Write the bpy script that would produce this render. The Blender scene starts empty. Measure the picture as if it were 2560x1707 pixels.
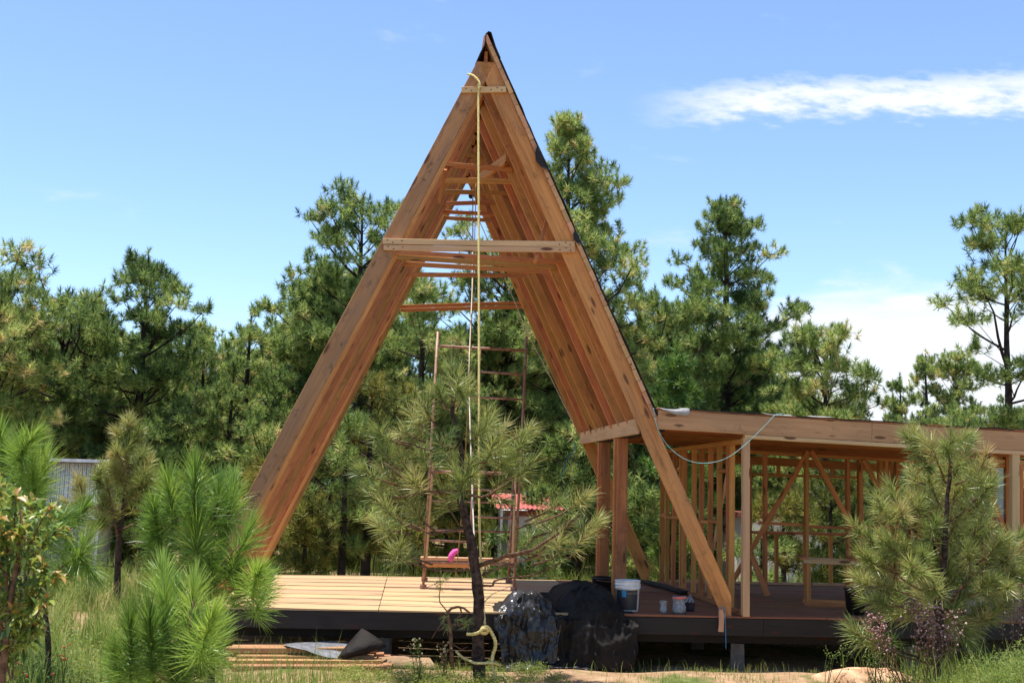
import bpy, math, random
import numpy as np
from mathutils import Vector, Matrix, noise as mnoise

# ---------------------------------------------------------------- camera, sky, sun
SC = bpy.context.scene
COL = SC.collection
R_ = math.radians
F_PX, W_PX, H_PX = 2930.9, 2560.0, 1707.0
CAM = np.array([-0.6525, -12.7847, 1.3406])
YAW, PITCH, ROLL = R_(4.6235), R_(7.0091), R_(1.5378)
_fw = np.array([math.sin(YAW)*math.cos(PITCH), math.cos(YAW)*math.cos(PITCH), math.sin(PITCH)])
_r = np.array([math.cos(YAW), -math.sin(YAW), 0.0])
_u = np.cross(_r, _fw)
_rr = math.cos(ROLL)*_r + math.sin(ROLL)*_u
_uu = -math.sin(ROLL)*_r + math.cos(ROLL)*_u
cam_d = bpy.data.cameras.new('camera')
cam_d.sensor_width = 36.0
cam_d.lens = F_PX/W_PX*36.0
cam_d.clip_end = 2000.0
cam_d.dof.use_dof = True
cam_d.dof.focus_distance = 13.5
cam_d.dof.aperture_fstop = 7.0
cam = bpy.data.objects.new('camera', cam_d)
COL.objects.link(cam)
cam.matrix_world = Matrix(((_rr[0], _uu[0], -_fw[0], CAM[0]), (_rr[1], _uu[1], -_fw[1], CAM[1]),
                           (_rr[2], _uu[2], -_fw[2], CAM[2]), (0, 0, 0, 1)))
SC.camera = cam

SUN_VEC = Vector((-math.tan(R_(8.2)), math.tan(R_(1.6)), 1.0)).normalized()
sun_d = bpy.data.lights.new('sun', 'SUN')
sun_d.energy = 3.6
sun_d.angle = R_(0.53)
sun_d.color = (1.0, 0.955, 0.88)
sun = bpy.data.objects.new('sun', sun_d)
COL.objects.link(sun)
sun.rotation_euler = SUN_VEC.to_track_quat('Z', 'Y').to_euler()
sun.location = (0, 0, 30)

SC.view_settings.view_transform = 'Standard'
SC.view_settings.look = 'None'
SC.view_settings.gamma = 1.0
SC.view_settings.exposure = 1.25
SC.cycles.max_bounces = 7
SC.cycles.diffuse_bounces = 3
SC.cycles.glossy_bounces = 2
SC.cycles.transmission_bounces = 4
SC.cycles.transparent_max_bounces = 6
SC.cycles.use_denoising = True
SC.cycles.sample_clamp_indirect = 6.0


def ndir(px, py):
    d = _fw + _rr*(px-W_PX/2)/F_PX - _uu*(py-H_PX/2)/F_PX
    return d/np.linalg.norm(d)


def build_world():
    w = bpy.data.worlds.new('World')
    SC.world = w
    w.use_nodes = True
    nt = w.node_tree
    nt.nodes.clear()
    N, Lk = nt.nodes.new, nt.links.new
    out = N('ShaderNodeOutputWorld')
    sky = N('ShaderNodeTexSky')
    sky.sky_type = 'NISHITA'
    sky.sun_disc = False
    sky.sun_elevation = math.asin(SUN_VEC.z)
    sky.sun_rotation = math.atan2(SUN_VEC.x, SUN_VEC.y)
    sky.altitude = 1500
    sky.air_density = 1.0
    sky.dust_density = 0.45
    sky.ozone_density = 3.2
    bg = N('ShaderNodeBackground')
    bg.inputs['Strength'].default_value = 0.107
    Lk(sky.outputs[0], bg.inputs['Color'])
    cl = N('ShaderNodeBackground')
    cl.inputs['Color'].default_value = (0.93, 0.965, 1.0, 1)
    cl.inputs['Strength'].default_value = .48
    tc = N('ShaderNodeTexCoord')

    def math_(op, a, b=None, c=None, clamp=False):
        m = N('ShaderNodeMath')
        m.operation = op
        m.use_clamp = clamp
        for i, v in enumerate((a, b, c)):
            if v is None:
                continue
            if isinstance(v, (int, float)):
                m.inputs[i].default_value = v
            else:
                Lk(v, m.inputs[i])
        return m.outputs[0]

    def dot(vec):
        n = N('ShaderNodeVectorMath')
        n.operation = 'DOT_PRODUCT'
        n.inputs[1].default_value = tuple(vec)
        Lk(tc.outputs['Generated'], n.inputs[0])
        return n.outputs['Value']

    def frame(px, py):
        c = Vector(ndir(px, py))
        e = Vector((0, 0, 1)).cross(c)
        e = -e.normalized()
        n = e.cross(c).normalized()
        if n.z < 0:
            n = -n
        return dot(e), dot(n), dot(c)

    def smooth(v, lo, hi):
        m = N('ShaderNodeMapRange')
        m.interpolation_type = 'SMOOTHSTEP'
        m.inputs['From Min'].default_value = lo
        m.inputs['From Max'].default_value = hi
        Lk(v, m.inputs['Value'])
        return m.outputs[0]

    def noise(scale, sx, sy, sz, detail=6, rough=0.55, off=0.0):
        mp = N('ShaderNodeMapping')
        mp.inputs['Scale'].default_value = (sx, sy, sz)
        mp.inputs['Location'].default_value = (off, off*.7, off*.3)
        Lk(tc.outputs['Generated'], mp.inputs['Vector'])
        n = N('ShaderNodeTexNoise')
        n.inputs['Scale'].default_value = scale
        n.inputs['Detail'].default_value = detail
        n.inputs['Roughness'].default_value = rough
        Lk(mp.outputs[0], n.inputs['Vector'])
        return n.outputs['Fac']

    n1 = noise(9, 1, 1, 4.0, 8, .6)
    n2 = noise(26, 1, 1, 2.2, 8, .6, 3.3)
    # a long wisp, a little higher than the tree tops on the right
    e, n, c = frame(2190, 235)
    nn = math_('ADD', n, math_('MULTIPLY', e, 0.035))
    cx = N('ShaderNodeCombineXYZ')
    Lk(math_('ADD', math_('MULTIPLY', e, 16.0), math_('MULTIPLY', n, 14.0)), cx.inputs[0])
    Lk(math_('MULTIPLY', nn, 46.0), cx.inputs[1])
    nw = N('ShaderNodeTexNoise')
    nw.inputs['Scale'].default_value = 1.6
    nw.inputs['Detail'].default_value = 8
    nw.inputs['Roughness'].default_value = .62
    Lk(cx.outputs[0], nw.inputs['Vector'])
    n2 = nw.outputs['Fac']
    nn = math_('ADD', nn, math_('MULTIPLY', math_('SUBTRACT', n2, .5), 0.045))
    nn = math_('ADD', nn, math_('MULTIPLY', math_('SUBTRACT', n1, .5), 0.02))
    band = math_('MULTIPLY', smooth(nn, -0.024, -0.006), smooth(math_('MULTIPLY', nn, -1), -0.018, -0.003))
    ends = math_('MULTIPLY', smooth(e, -0.205, -0.09), smooth(math_('MULTIPLY', e, -1), -0.42, -0.2))
    wisp = math_('MULTIPLY', math_('MULTIPLY', band, ends), smooth(n2, .20, .60))
    wisp = math_('MULTIPLY', wisp, smooth(c, .3, .6))
    # low bank of cloud over the horizon
    e2, nv2, c2 = frame(2300, 900)
    el = dot((0, 0, 1))
    hump = smooth(math_('ABSOLUTE', e2), .42, .02)
    lev = math_('ADD', math_('MULTIPLY', hump, .152), math_('MULTIPLY', math_('SUBTRACT', n1, .5), .10))
    lev = math_('ADD', lev, math_('MULTIPLY', math_('SUBTRACT', n2, .5), .03))
    lev = math_('ADD', lev, .018)
    bank = smooth(math_('SUBTRACT', lev, el), -.012, .030)
    bank = math_('MULTIPLY', bank, math_('MULTIPLY', smooth(n1, .22, .40), 1.0))
    # thin veils elsewhere
    n3 = noise(5, 1, 1, 3.0, 9, .62, 8.1)
    veil = math_('MULTIPLY', smooth(n3, .60, .80), .5)
    fac = math_('ADD', wisp, math_('ADD', math_('MULTIPLY', bank, .97), veil), clamp=True)
    fac = math_('MULTIPLY', fac, .96)
    mx = N('ShaderNodeMixShader')
    Lk(fac, mx.inputs[0])
    Lk(bg.outputs[0], mx.inputs[1])
    Lk(cl.outputs[0], mx.inputs[2])
    Lk(mx.outputs[0], out.inputs['Surface'])


build_world()

# ---------------------------------------------------------------- helpers
RNG = np.random.default_rng(11)
random.seed(5)
GZ = -0.57


def at(px, py, y):
    """the point of the place seen at a photo pixel, on the upright plane at depth y"""
    d = _fw + _rr*(px-W_PX/2)/F_PX - _uu*(py-H_PX/2)/F_PX
    return Vector(CAM + d*(y-CAM[1])/d[1])


def atz(px, py, z):
    d = _fw + _rr*(px-W_PX/2)/F_PX - _uu*(py-H_PX/2)/F_PX
    return Vector(CAM + d*(z-CAM[2])/d[2])


def gz(x, y):
    a = mnoise.noise((x*.35, y*.35, 1.7))*.07 + mnoise.noise((x*1.3, y*1.3, 4.2))*.035
    far = max(0.0, (y-7)/60.0)
    a += min(far, 1)*(.5*mnoise.noise((x*.05, y*.05, 9)))
    a += .35*max(0.0, min(1.0, (-x-5)/6))*max(0.0, min(1.0, (y+2)/6))
    # low bare hump in front of the deck
    a += .06*math.exp(-((y+.45)/.35)**2)*(0.6+.6*mnoise.noise((x*.9, 3.1, .2)))
    a -= .10*math.exp(-((y-2)/2.2)**4)*(1 if -3.4 < x < 7.6 else 0)
    # the bank of weeds rises towards the camera on the right
    a += .40*max(0.0, min(1.0, (x-3.2)/1.3))*math.exp(-((y+3.4)/1.5)**2)
    a += .30*max(0.0, min(1.0, (-x-2.4)/.8))*math.exp(-((y+3.6)/1.3)**2)
    return GZ + a


def link(o, parent=None):
    COL.objects.link(o)
    if parent is not None:
        o.parent = parent
    return o


def empty(name, loc, label, cat, group=None):
    o = bpy.data.objects.new(name, None)
    o.empty_display_size = .1
    o.location = loc
    COL.objects.link(o)
    return tag(o, label, cat, group)


def tag(o, label, cat, group=None):
    o['label'] = label
    o['category'] = cat
    if group:
        o['group'] = group
    return o


def raw_mesh(name, V, Fs, mat, smooth=False):
    me = bpy.data.meshes.new(name)
    me.from_pydata([tuple(map(float, v)) for v in V], [], Fs)
    if mat:
        me.materials.append(mat)
    if smooth:
        me.polygons.foreach_set('use_smooth', [True]*len(me.polygons))
    me.update()
    return me


def put(name, me, parent=None, loc=None):
    """object from a mesh whose vertices are in world space (or about loc)"""
    o = bpy.data.objects.new(name, me)
    link(o, parent)
    if loc is not None:
        o.location = Vector(loc) - (parent.location if parent is not None else Vector((0, 0, 0)))
    elif parent is not None:
        o.location = -parent.location
    return o


def tri_mesh(name, V, T, mat, tint=None, smooth=False):
    """fast triangle mesh from arrays"""
    me = bpy.data.meshes.new(name)
    V = np.ascontiguousarray(V, dtype=np.float32)
    T = np.ascontiguousarray(T, dtype=np.int32)
    me.vertices.add(len(V))
    me.vertices.foreach_set('co', V.ravel())
    me.loops.add(T.size)
    me.loops.foreach_set('vertex_index', T.ravel())
    me.polygons.add(len(T))
    me.polygons.foreach_set('loop_start', np.arange(0, T.size, 3, dtype=np.int32))
    if tint is not None:
        a = me.attributes.new('tint', 'FLOAT', 'FACE')
        a.data.foreach_set('value', np.ascontiguousarray(tint, dtype=np.float32))
    me.materials.append(mat)
    me.update(calc_edges=True)
    if smooth:
        me.polygons.foreach_set('use_smooth', np.ones(len(T), dtype=bool))
    return me


class MB:
    """collects tubes and boxes into one mesh"""
    def __init__(s):
        s.V, s.F = [], []

    def tube(s, pts, rad, sides=6, cap=True):
        pts = [Vector(p) for p in pts]
        if isinstance(rad, (int, float)):
            rad = [rad]*len(pts)
        b = len(s.V)
        up = Vector((.3, .2, 1)).normalized()
        prev = None
        for i, p in enumerate(pts):
            d = (pts[min(i+1, len(pts)-1)]-pts[max(i-1, 0)])
            if d.length < 1e-9:
                d = Vector((0, 0, 1))
            d.normalize()
            if prev is None:
                a = d.cross(up)
                if a.length < .05:
                    a = d.cross(Vector((1, 0, 0)))
            else:
                a = prev - d*prev.dot(d)
            a.normalize()
            prev = a
            c = d.cross(a)
            for k in range(sides):
                t = 2*math.pi*k/sides
                s.V.append(p + (a*math.cos(t)+c*math.sin(t))*rad[i])
        for i in range(len(pts)-1):
            for k in range(sides):
                k2 = (k+1) % sides
                s.F.append((b+i*sides+k, b+i*sides+k2, b+(i+1)*sides+k2, b+(i+1)*sides+k))
        if cap:
            s.F.append(tuple(b+k for k in reversed(range(sides))))
            s.F.append(tuple(b+(len(pts)-1)*sides+k for k in range(sides)))

    def box(s, lo, hi):
        b = len(s.V)
        for z in (lo[2], hi[2]):
            for (x, y) in ((lo[0], lo[1]), (hi[0], lo[1]), (hi[0], hi[1]), (lo[0], hi[1])):
                s.V.append(Vector((x, y, z)))
        for f in ((3, 2, 1, 0), (4, 5, 6, 7), (0, 1, 5, 4), (1, 2, 6, 5), (2, 3, 7, 6), (3, 0, 4, 7)):
            s.F.append(tuple(b+i for i in f))

    def lathe(s, c, prof, n=28, a0=0):
        b = len(s.V)
        for r, z in prof:
            for k in range(n):
                t = 2*math.pi*k/n
                s.V.append(Vector((c[0]+r*math.cos(t), c[1]+r*math.sin(t), c[2]+z)))
        for i in range(len(prof)-1):
            for k in range(n):
                k2 = (k+1) % n
                s.F.append((b+i*n+k, b+i*n+k2, b+(i+1)*n+k2, b+(i+1)*n+k))

    def build(s, name, mat, parent=None, smooth=False):
        return put(name, raw_mesh(name, s.V, s.F, mat, smooth), parent)


def board(name, p0, p1, w, t, up, mat, parent=None, chamfer=.004, bow=0.0, ends=None):
    """a sawn piece of lumber from p0 to p1; w measured along `up`, t across; grain follows local X"""
    p0, p1 = Vector(p0), Vector(p1)
    X = (p1-p0)
    L = X.length
    X.normalize()
    Z = Vector(up)
    Z = (Z - X*Z.dot(X)).normalized()
    Y = Z.cross(X)
    hw, ht, c = w/2, t/2, min(chamfer, t*.3)
    sec = [(-ht+c, -hw), (ht-c, -hw), (ht, -hw+c), (ht, hw-c), (ht-c, hw), (-ht+c, hw), (-ht, hw-c), (-ht, -hw+c)]
    n = 1 if bow == 0 else 4
    V, Fs = [], []
    for i in range(n+1):
        s = i/n
        b = bow*4*s*(1-s)
        for (y, z) in sec:
            e0 = 0 if ends is None or i not in (0, n) else (ends[0 if i == 0 else 1]*z)
            V.append((-L/2+L*s+e0, y, z+b))
    for i in range(n):
        for k in range(8):
            k2 = (k+1) % 8
            Fs.append((i*8+k, (i+1)*8+k, (i+1)*8+k2, i*8+k2))
    Fs.append(tuple(range(8)))
    Fs.append(tuple(n*8+k for k in reversed(range(8))))
    me = raw_mesh(name, V, Fs, mat)
    o = bpy.data.objects.new(name, me)
    link(o, parent)
    M = Matrix((X, Y, Z)).transposed().to_4x4()
    M.translation = (p0+p1)/2 - (parent.location if parent is not None else Vector((0, 0, 0)))
    o.matrix_basis = M
    return o


# ---------------------------------------------------------------- materials
def mat_new(name):
    m = bpy.data.materials.new(name)
    m.use_nodes = True
    nt = m.node_tree
    return m, nt, nt.nodes['Principled BSDF'], nt.nodes['Material Output']


def nd(nt, t, **kw):
    n = nt.nodes.new(t)
    for k, v in kw.items():
        if k in n.inputs.keys():
            n.inputs[k].default_value = v
        else:
            setattr(n, k, v)
    return n


def ramp(nt, stops, fac=None):
    r = nt.nodes.new('ShaderNodeValToRGB')
    el = r.color_ramp.elements
    while len(el) < len(stops):
        el.new(.5)
    for e, (p, c) in zip(el, stops):
        e.position = p
        e.color = (*c, 1) if len(c) == 3 else c
    if fac is not None:
        nt.links.new(fac, r.inputs[0])
    return r.outputs[0]


def mixc(nt, f, a, b, mode='MIX'):
    m = nt.nodes.new('ShaderNodeMix')
    m.data_type = 'RGBA'
    m.blend_type = mode
    for i, v in ((0, f), (6, a), (7, b)):
        if isinstance(v, (int, float)):
            m.inputs[i].default_value = v
        elif isinstance(v, tuple):
            m.inputs[i].default_value = (*v, 1) if len(v) == 3 else v
        else:
            nt.links.new(v, m.inputs[i])
    return m.outputs[2]


def maprange(nt, v, a, b, c=0.0, d=1.0, sm=True):
    m = nt.nodes.new('ShaderNodeMapRange')
    if sm:
        m.interpolation_type = 'SMOOTHSTEP'
    for i, x in ((1, a), (2, b), (3, c), (4, d)):
        m.inputs[i].default_value = x
    nt.links.new(v, m.inputs[0])
    return m.outputs[0]


def wood(name, base, dark, var=.22, stain=.45, rough=.72, knot=.8, grey=0.0, mildew=0.0):
    m, nt, b, _ = mat_new(name)
    L = nt.links.new
    tc = nd(nt, 'ShaderNodeTexCoord')
    oi = nd(nt, 'ShaderNodeObjectInfo')
    mul = nd(nt, 'ShaderNodeMath', operation='MULTIPLY')
    L(oi.outputs['Random'], mul.inputs[0])
    mul.inputs[1].default_value = 73.0
    comb = nd(nt, 'ShaderNodeCombineXYZ')
    for i in range(3):
        L(mul.outputs[0], comb.inputs[i])
    add = nd(nt, 'ShaderNodeVectorMath', operation='ADD')
    L(tc.outputs['Object'], add.inputs[0])
    L(comb.outputs[0], add.inputs[1])

    def nz(scale, sc, det=5, rough_=.6):
        mp = nd(nt, 'ShaderNodeMapping')
        mp.inputs['Scale'].default_value = sc
        L(add.outputs[0], mp.inputs['Vector'])
        n = nd(nt, 'ShaderNodeTexNoise')
        n.inputs['Scale'].default_value = scale
        n.inputs['Detail'].default_value = det
        n.inputs['Roughness'].default_value = rough_
        n.inputs['Distortion'].default_value = .4
        L(mp.outputs[0], n.inputs['Vector'])
        return n.outputs['Fac']
    grain = nz(1.0, (1.6, 38, 38), 6)
    broad = nz(1.0, (.7, 7, 7), 3)
    stn = nz(1.0, (1.5, 4.5, 4.5), 5, .65)
    c = ramp(nt, [(.28, dark), (.50, tuple(.6*x+.4*y for x, y in zip(base, dark))), (.72, base)], grain)
    c = mixc(nt, maprange(nt, broad, .35, .7), c, tuple(min(1, x*1.25) for x in base), 'MIX')
    c = mixc(nt, .55, c, ramp(nt, [(.3, dark), (.7, base)], grain))
    c = mixc(nt, maprange(nt, stn, .52, .74, 0, stain), c, tuple(x*.42 for x in dark))
    # knots
    mp = nd(nt, 'ShaderNodeMapping')
    mp.inputs['Scale'].default_value = (2.1, 8.0, 8.0)
    L(add.outputs[0], mp.inputs['Vector'])
    v = nd(nt, 'ShaderNodeTexVoronoi')
    v.inputs['Scale'].default_value = 1.0
    L(mp.outputs[0], v.inputs['Vector'])
    c = mixc(nt, maprange(nt, v.outputs['Distance'], .10, .19, knot, 0), c, (.075, .022, .010))
    if grey:
        c = mixc(nt, maprange(nt, nz(1.0, (.5, 3, 3), 4), .40, .68, 0, grey), c, (.16, .115, .085))
    if mildew:
        sp = nz(1.0, (7, 11, 11), 7, .7)
        c = mixc(nt, maprange(nt, sp, .54, .70, 0, mildew), c, (.060, .042, .032))
    hsv = nd(nt, 'ShaderNodeHueSaturation')
    hr = nd(nt, 'ShaderNodeMath', operation='MULTIPLY_ADD')
    L(oi.outputs['Random'], hr.inputs[0])
    hr.inputs[1].default_value = 2*var
    hr.inputs[2].default_value = 1-var
    L(hr.outputs[0], hsv.inputs['Value'])
    w2 = nd(nt, 'ShaderNodeTexWhiteNoise', noise_dimensions='1D')
    L(mul.outputs[0], w2.inputs['W'])
    hh = nd(nt, 'ShaderNodeMath', operation='MULTIPLY_ADD')
    L(w2.outputs['Value'], hh.inputs[0])
    hh.inputs[1].default_value = .030
    hh.inputs[2].default_value = .482
    L(hh.outputs[0], hsv.inputs['Hue'])
    L(c, hsv.inputs['Color'])
    L(hsv.outputs[0], b.inputs['Base Color'])
    b.inputs['Roughness'].default_value = rough
    b.inputs['Specular IOR Level'].default_value = .25
    bp = nd(nt, 'ShaderNodeBump')
    bp.inputs['Strength'].default_value = .25
    bp.inputs['Distance'].default_value = .004
    L(grain, bp.inputs['Height'])
    L(bp.outputs[0], b.inputs['Normal'])
    return m


def plain(name, col, rough=.6, spec=.4, metal=0.0, nscale=8.0, namp=.25, bump=0.0, col2=None):
    m, nt, b, _ = mat_new(name)
    tc = nd(nt, 'ShaderNodeTexCoord')
    n = nd(nt, 'ShaderNodeTexNoise')
    n.inputs['Scale'].default_value = nscale
    n.inputs['Detail'].default_value = 6
    nt.links.new(tc.outputs['Object'], n.inputs['Vector'])
    lo = col2 if col2 else tuple(x*(1-namp) for x in col)
    hi = tuple(min(1, x*(1+namp*.5)) for x in col)
    nt.links.new(ramp(nt, [(.35, lo), (.65, hi)], n.outputs['Fac']), b.inputs['Base Color'])
    b.inputs['Roughness'].default_value = rough
    b.inputs['Specular IOR Level'].default_value = spec
    b.inputs['Metallic'].default_value = metal
    if bump:
        bp = nd(nt, 'ShaderNodeBump')
        bp.inputs['Strength'].default_value = bump
        bp.inputs['Distance'].default_value = .02
        nt.links.new(n.outputs['Fac'], bp.inputs['Height'])
        nt.links.new(bp.outputs[0], b.inputs['Normal'])
    return m


def needle_mat(name, stops, rough=.5, trans=.35, spec=.35):
    m, nt, b, out = mat_new(name)
    at_ = nd(nt, 'ShaderNodeAttribute', attribute_name='tint')
    oi = nd(nt, 'ShaderNodeObjectInfo')
    ma = nd(nt, 'ShaderNodeMath', operation='MULTIPLY_ADD')
    nt.links.new(oi.outputs['Random'], ma.inputs[0])
    ma.inputs[1].default_value = .16
    ma.inputs[2].default_value = -.08
    ad = nd(nt, 'ShaderNodeMath', operation='ADD')
    nt.links.new(ma.outputs[0], ad.inputs[0])
    nt.links.new(at_.outputs['Fac'], ad.inputs[1])
    c = ramp(nt, stops, ad.outputs[0])
    nt.links.new(c, b.inputs['Base Color'])
    b.inputs['Roughness'].default_value = rough
    b.inputs['Specular IOR Level'].default_value = spec
    tr = nd(nt, 'ShaderNodeBsdfTranslucent')
    hs = nd(nt, 'ShaderNodeHueSaturation')
    hs.inputs['Value'].default_value = 1.35
    hs.inputs['Hue'].default_value = .485
    nt.links.new(c, hs.inputs['Color'])
    nt.links.new(hs.outputs[0], tr.inputs['Color'])
    mx = nd(nt, 'ShaderNodeMixShader')
    mx.inputs[0].default_value = trans
    nt.links.new(b.outputs[0], mx.inputs[1])
    nt.links.new(tr.outputs[0], mx.inputs[2])
    nt.links.new(mx.outputs[0], out.inputs['Surface'])
    return m


M = {}
M['rafter'] = wood('rafter_wood', (.550, .255, .080), (.320, .122, .034), .30, .62, grey=.25, mildew=.40)
M['rafter_front'] = wood('weathered_rafter_wood', (.430, .220, .098), (.275, .125, .050), .05, .60, grey=.55, mildew=.75)
M['pale'] = wood('pale_pine_wood', (.58, .375, .20), (.45, .255, .12), .10, .22, knot=.9)
M['stud'] = wood('stud_wood', (.500, .225, .070), (.330, .130, .036), .2, .3)
M['fascia'] = wood('fascia_wood', (.520, .290, .135), (.400, .200, .083), .06, .45, grey=.2, mildew=.35)
M['ceiling'] = wood('ceiling_wood', (.400, .160, .052), (.250, .086, .025), .18, .35)
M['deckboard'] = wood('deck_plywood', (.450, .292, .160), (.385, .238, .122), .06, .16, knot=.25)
M['deckdark'] = wood('shade_darkened_deck_plywood', (.26, .125, .058), (.165, .074, .032), .14, .5, knot=.3, mildew=.4)  # shade under the wing roof painted into a darker board colour
M['plank_end'] = wood('sheathing_wood', (.58, .34, .165), (.44, .235, .10), .15, .25)
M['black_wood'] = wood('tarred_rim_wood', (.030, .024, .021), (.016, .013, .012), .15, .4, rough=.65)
M['lumber'] = wood('stacked_lumber_wood', (.400, .220, .108), (.290, .140, .060), .12, .25)
M['felt'] = plain('black_roofing_felt', (.030, .028, .027), .85, .2, bump=.4, nscale=40)
M['felt_grey'] = plain('grey_underside_felt', (.34, .33, .32), .8, .2, nscale=12)


def crumple(name, col, rough, spec, strength, scale):
    m, nt, b, _ = mat_new(name)
    tc = nd(nt, 'ShaderNodeTexCoord')
    nz = nd(nt, 'ShaderNodeTexNoise')
    nz.inputs['Scale'].default_value = scale*.8
    nt.links.new(tc.outputs['Object'], nz.inputs['Vector'])
    av = nd(nt, 'ShaderNodeVectorMath', operation='MULTIPLY_ADD')
    nt.links.new(nz.outputs['Color'], av.inputs[0])
    av.inputs[1].default_value = (.25, .25, .25)
    nt.links.new(tc.outputs['Object'], av.inputs[2])
    h = None
    for k, w in ((1.0, 1.0), (2.7, .45)):
        v = nd(nt, 'ShaderNodeTexVoronoi')
        v.inputs['Scale'].default_value = scale*k
        nt.links.new(av.outputs[0], v.inputs['Vector'])
        ml = nd(nt, 'ShaderNodeMath', operation='MULTIPLY')
        ml.inputs[1].default_value = w
        nt.links.new(v.outputs['Distance'], ml.inputs[0])
        if h is None:
            h = ml.outputs[0]
        else:
            ad = nd(nt, 'ShaderNodeMath', operation='ADD')
            nt.links.new(h, ad.inputs[0])
            nt.links.new(ml.outputs[0], ad.inputs[1])
            h = ad.outputs[0]
    bp = nd(nt, 'ShaderNodeBump')
    bp.inputs['Strength'].default_value = strength
    bp.inputs['Distance'].default_value = .05
    nt.links.new(h, bp.inputs['Height'])
    nt.links.new(bp.outputs[0], b.inputs['Normal'])
    nt.links.new(ramp(nt, [(.3, tuple(x*.7 for x in col)), (.7, tuple(x*1.3 for x in col))], nz.outputs['Fac']), b.inputs['Base Color'])
    b.inputs['Roughness'].default_value = rough
    b.inputs['Specular IOR Level'].default_value = spec
    return m


M['tarp'] = crumple('black_plastic_sheet', (.026, .023, .022), .30, .5, .45, 6)
M['tarp_dull'] = crumple('dull_black_tarpaulin', (.021, .018, .016), .72, .08, .5, 4)
M['foil'] = plain('shiny_plastic_sheet', (.20, .20, .215), .22, .7, nscale=16, bump=.5)
M['bark'] = plain('pine_bark', (.070, .045, .034), .9, .15, nscale=22, namp=.6, bump=.9, col2=(.022, .015, .012))
M['twig'] = plain('pine_twig', (.17, .095, .055), .85, .15, nscale=30, namp=.5, bump=.3)
M['bark_far'] = plain('far_pine_bark', (.050, .037, .030), .9, .1, nscale=10, namp=.5)
M['steel'] = plain('rusty_painted_tube', (.32, .18, .135), .5, .5, nscale=14, namp=.4, col2=(.20, .085, .05))
M['rope_y'] = plain('yellow_rope_fibre', (.86, .68, .26), .8, .2, nscale=120, namp=.4, bump=.8)
M['rope_w'] = plain('pale_rope_fibre', (.68, .62, .50), .85, .2, nscale=120, namp=.3, bump=.6)
M['rope_b'] = plain('brown_rope_fibre', (.42, .23, .08), .85, .2, nscale=120, namp=.3, bump=.6)
M['cord'] = plain('turquoise_cord', (.22, .52, .52), .6, .4)
M['blue'] = plain('blue_string', (.03, .22, .42), .6, .4)
M['white_plastic'] = plain('white_bucket_plastic', (.72, .70, .68), .45, .5, nscale=9, namp=.18)
M['black_plastic'] = plain('black_bucket_plastic', (.014, .014, .015), .4, .5)
M['label_dark'] = plain('dark_bucket_label', (.035, .030, .030), .5, .4)
M['label_blue'] = plain('blue_bucket_label', (.03, .22, .40), .5, .4)
M['label_print'] = plain('pale_bucket_print', (.45, .42, .40), .6, .3)
M['clear_bag'] = plain('cloudy_bag_plastic', (.26, .25, .25), .28, .6, nscale=40, namp=.4, bump=.6)
M['bag_red'] = plain('red_bag_print', (.62, .12, .10), .5, .4)
M['purple'] = plain('dark_cup_plastic', (.030, .014, .022), .5, .4)
M['pink'] = plain('pink_cloth', (.72, .10, .36), .7, .3, nscale=20, namp=.2)
M['pier'] = plain('pier_concrete', (.16, .14, .125), .9, .2, nscale=12, bump=.4)
M['nail'] = plain('nail_head', (.03, .025, .022), .6, .4)
M['white_wall'] = plain('white_sheet_metal', (.95, .92, .86), .45, .4, nscale=3, namp=.08)
M['roof_white'] = plain('bright_roof_metal', (.85, .85, .86), .4, .5)
M['red_roof'] = plain('red_roof_sheet', (.46, .13, .11), .55, .4, nscale=3, namp=.15)
M['grey_wall'] = plain('pale_plaster', (.55, .55, .54), .8, .2, nscale=3, namp=.1)
M['brown_trim'] = plain('brown_trim', (.28, .10, .07), .7, .2)
M['rock'] = plain('ochre_rock', (.50, .33, .20), .9, .15, nscale=7, namp=.35, bump=.8, col2=(.34, .17, .09))
M['glass'] = plain('window_glass', (.18, .25, .30), .08, .8, nscale=1, namp=.05)

OL = [(.0, (.034, .078, .022)), (.30, (.115, .185, .043)), (.6, (.245, .345, .088)), (.85, (.46, .51, .155)), (1.0, (.60, .49, .20))]
M['needle_far'] = needle_mat('far_pine_needles', OL, .5, .42, .35)
YL = [(.0, (.06, .085, .018)), (.35, (.13, .155, .03)), (.65, (.26, .25, .045)), (1.0, (.42, .32, .07))]
M['needle_yellow'] = needle_mat('yellowish_pine_needles', YL, .55, .35, .3)
CE = [(.0, (.045, .085, .024)), (.35, (.135, .195, .045)), (.65, (.30, .335, .088)), (.88, (.46, .40, .15)), (1.0, (.48, .31, .13))]
M['needle_mid'] = needle_mat('olive_pine_needles', CE, .42, .25, .5)
BR = [(.0, (.032, .085, .018)), (.4, (.115, .22, .034)), (.75, (.27, .41, .060)), (1.0, (.42, .46, .10))]
M['needle_bright'] = needle_mat('fresh_green_pine_needles', BR, .40, .38, .5)
GR = [(.0, (.050, .105, .018)), (.4, (.12, .20, .032)), (.7, (.25, .31, .065)), (1.0, (.46, .40, .17))]
M['grass'] = needle_mat('grass_blades', GR, .6, .35, .25)
LF = [(.0, (.030, .075, .016)), (.4, (.11, .19, .032)), (.7, (.26, .34, .055)), (.9, (.36, .26, .05)), (1.0, (.42, .16, .05))]
M['leaf'] = needle_mat('broad_leaves', LF, .38, .35, .5)
HB = [(.0, (.05, .095, .02)), (.5, (.14, .205, .038)), (.8, (.26, .30, .06)), (1.0, (.40, .36, .12))]
M['herb'] = needle_mat('herb_leaves', HB, .55, .4, .3)
FL = [(.0, (.20, .10, .085)), (.5, (.40, .23, .20)), (.8, (.58, .40, .36)), (1.0, (.68, .60, .48))]
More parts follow.
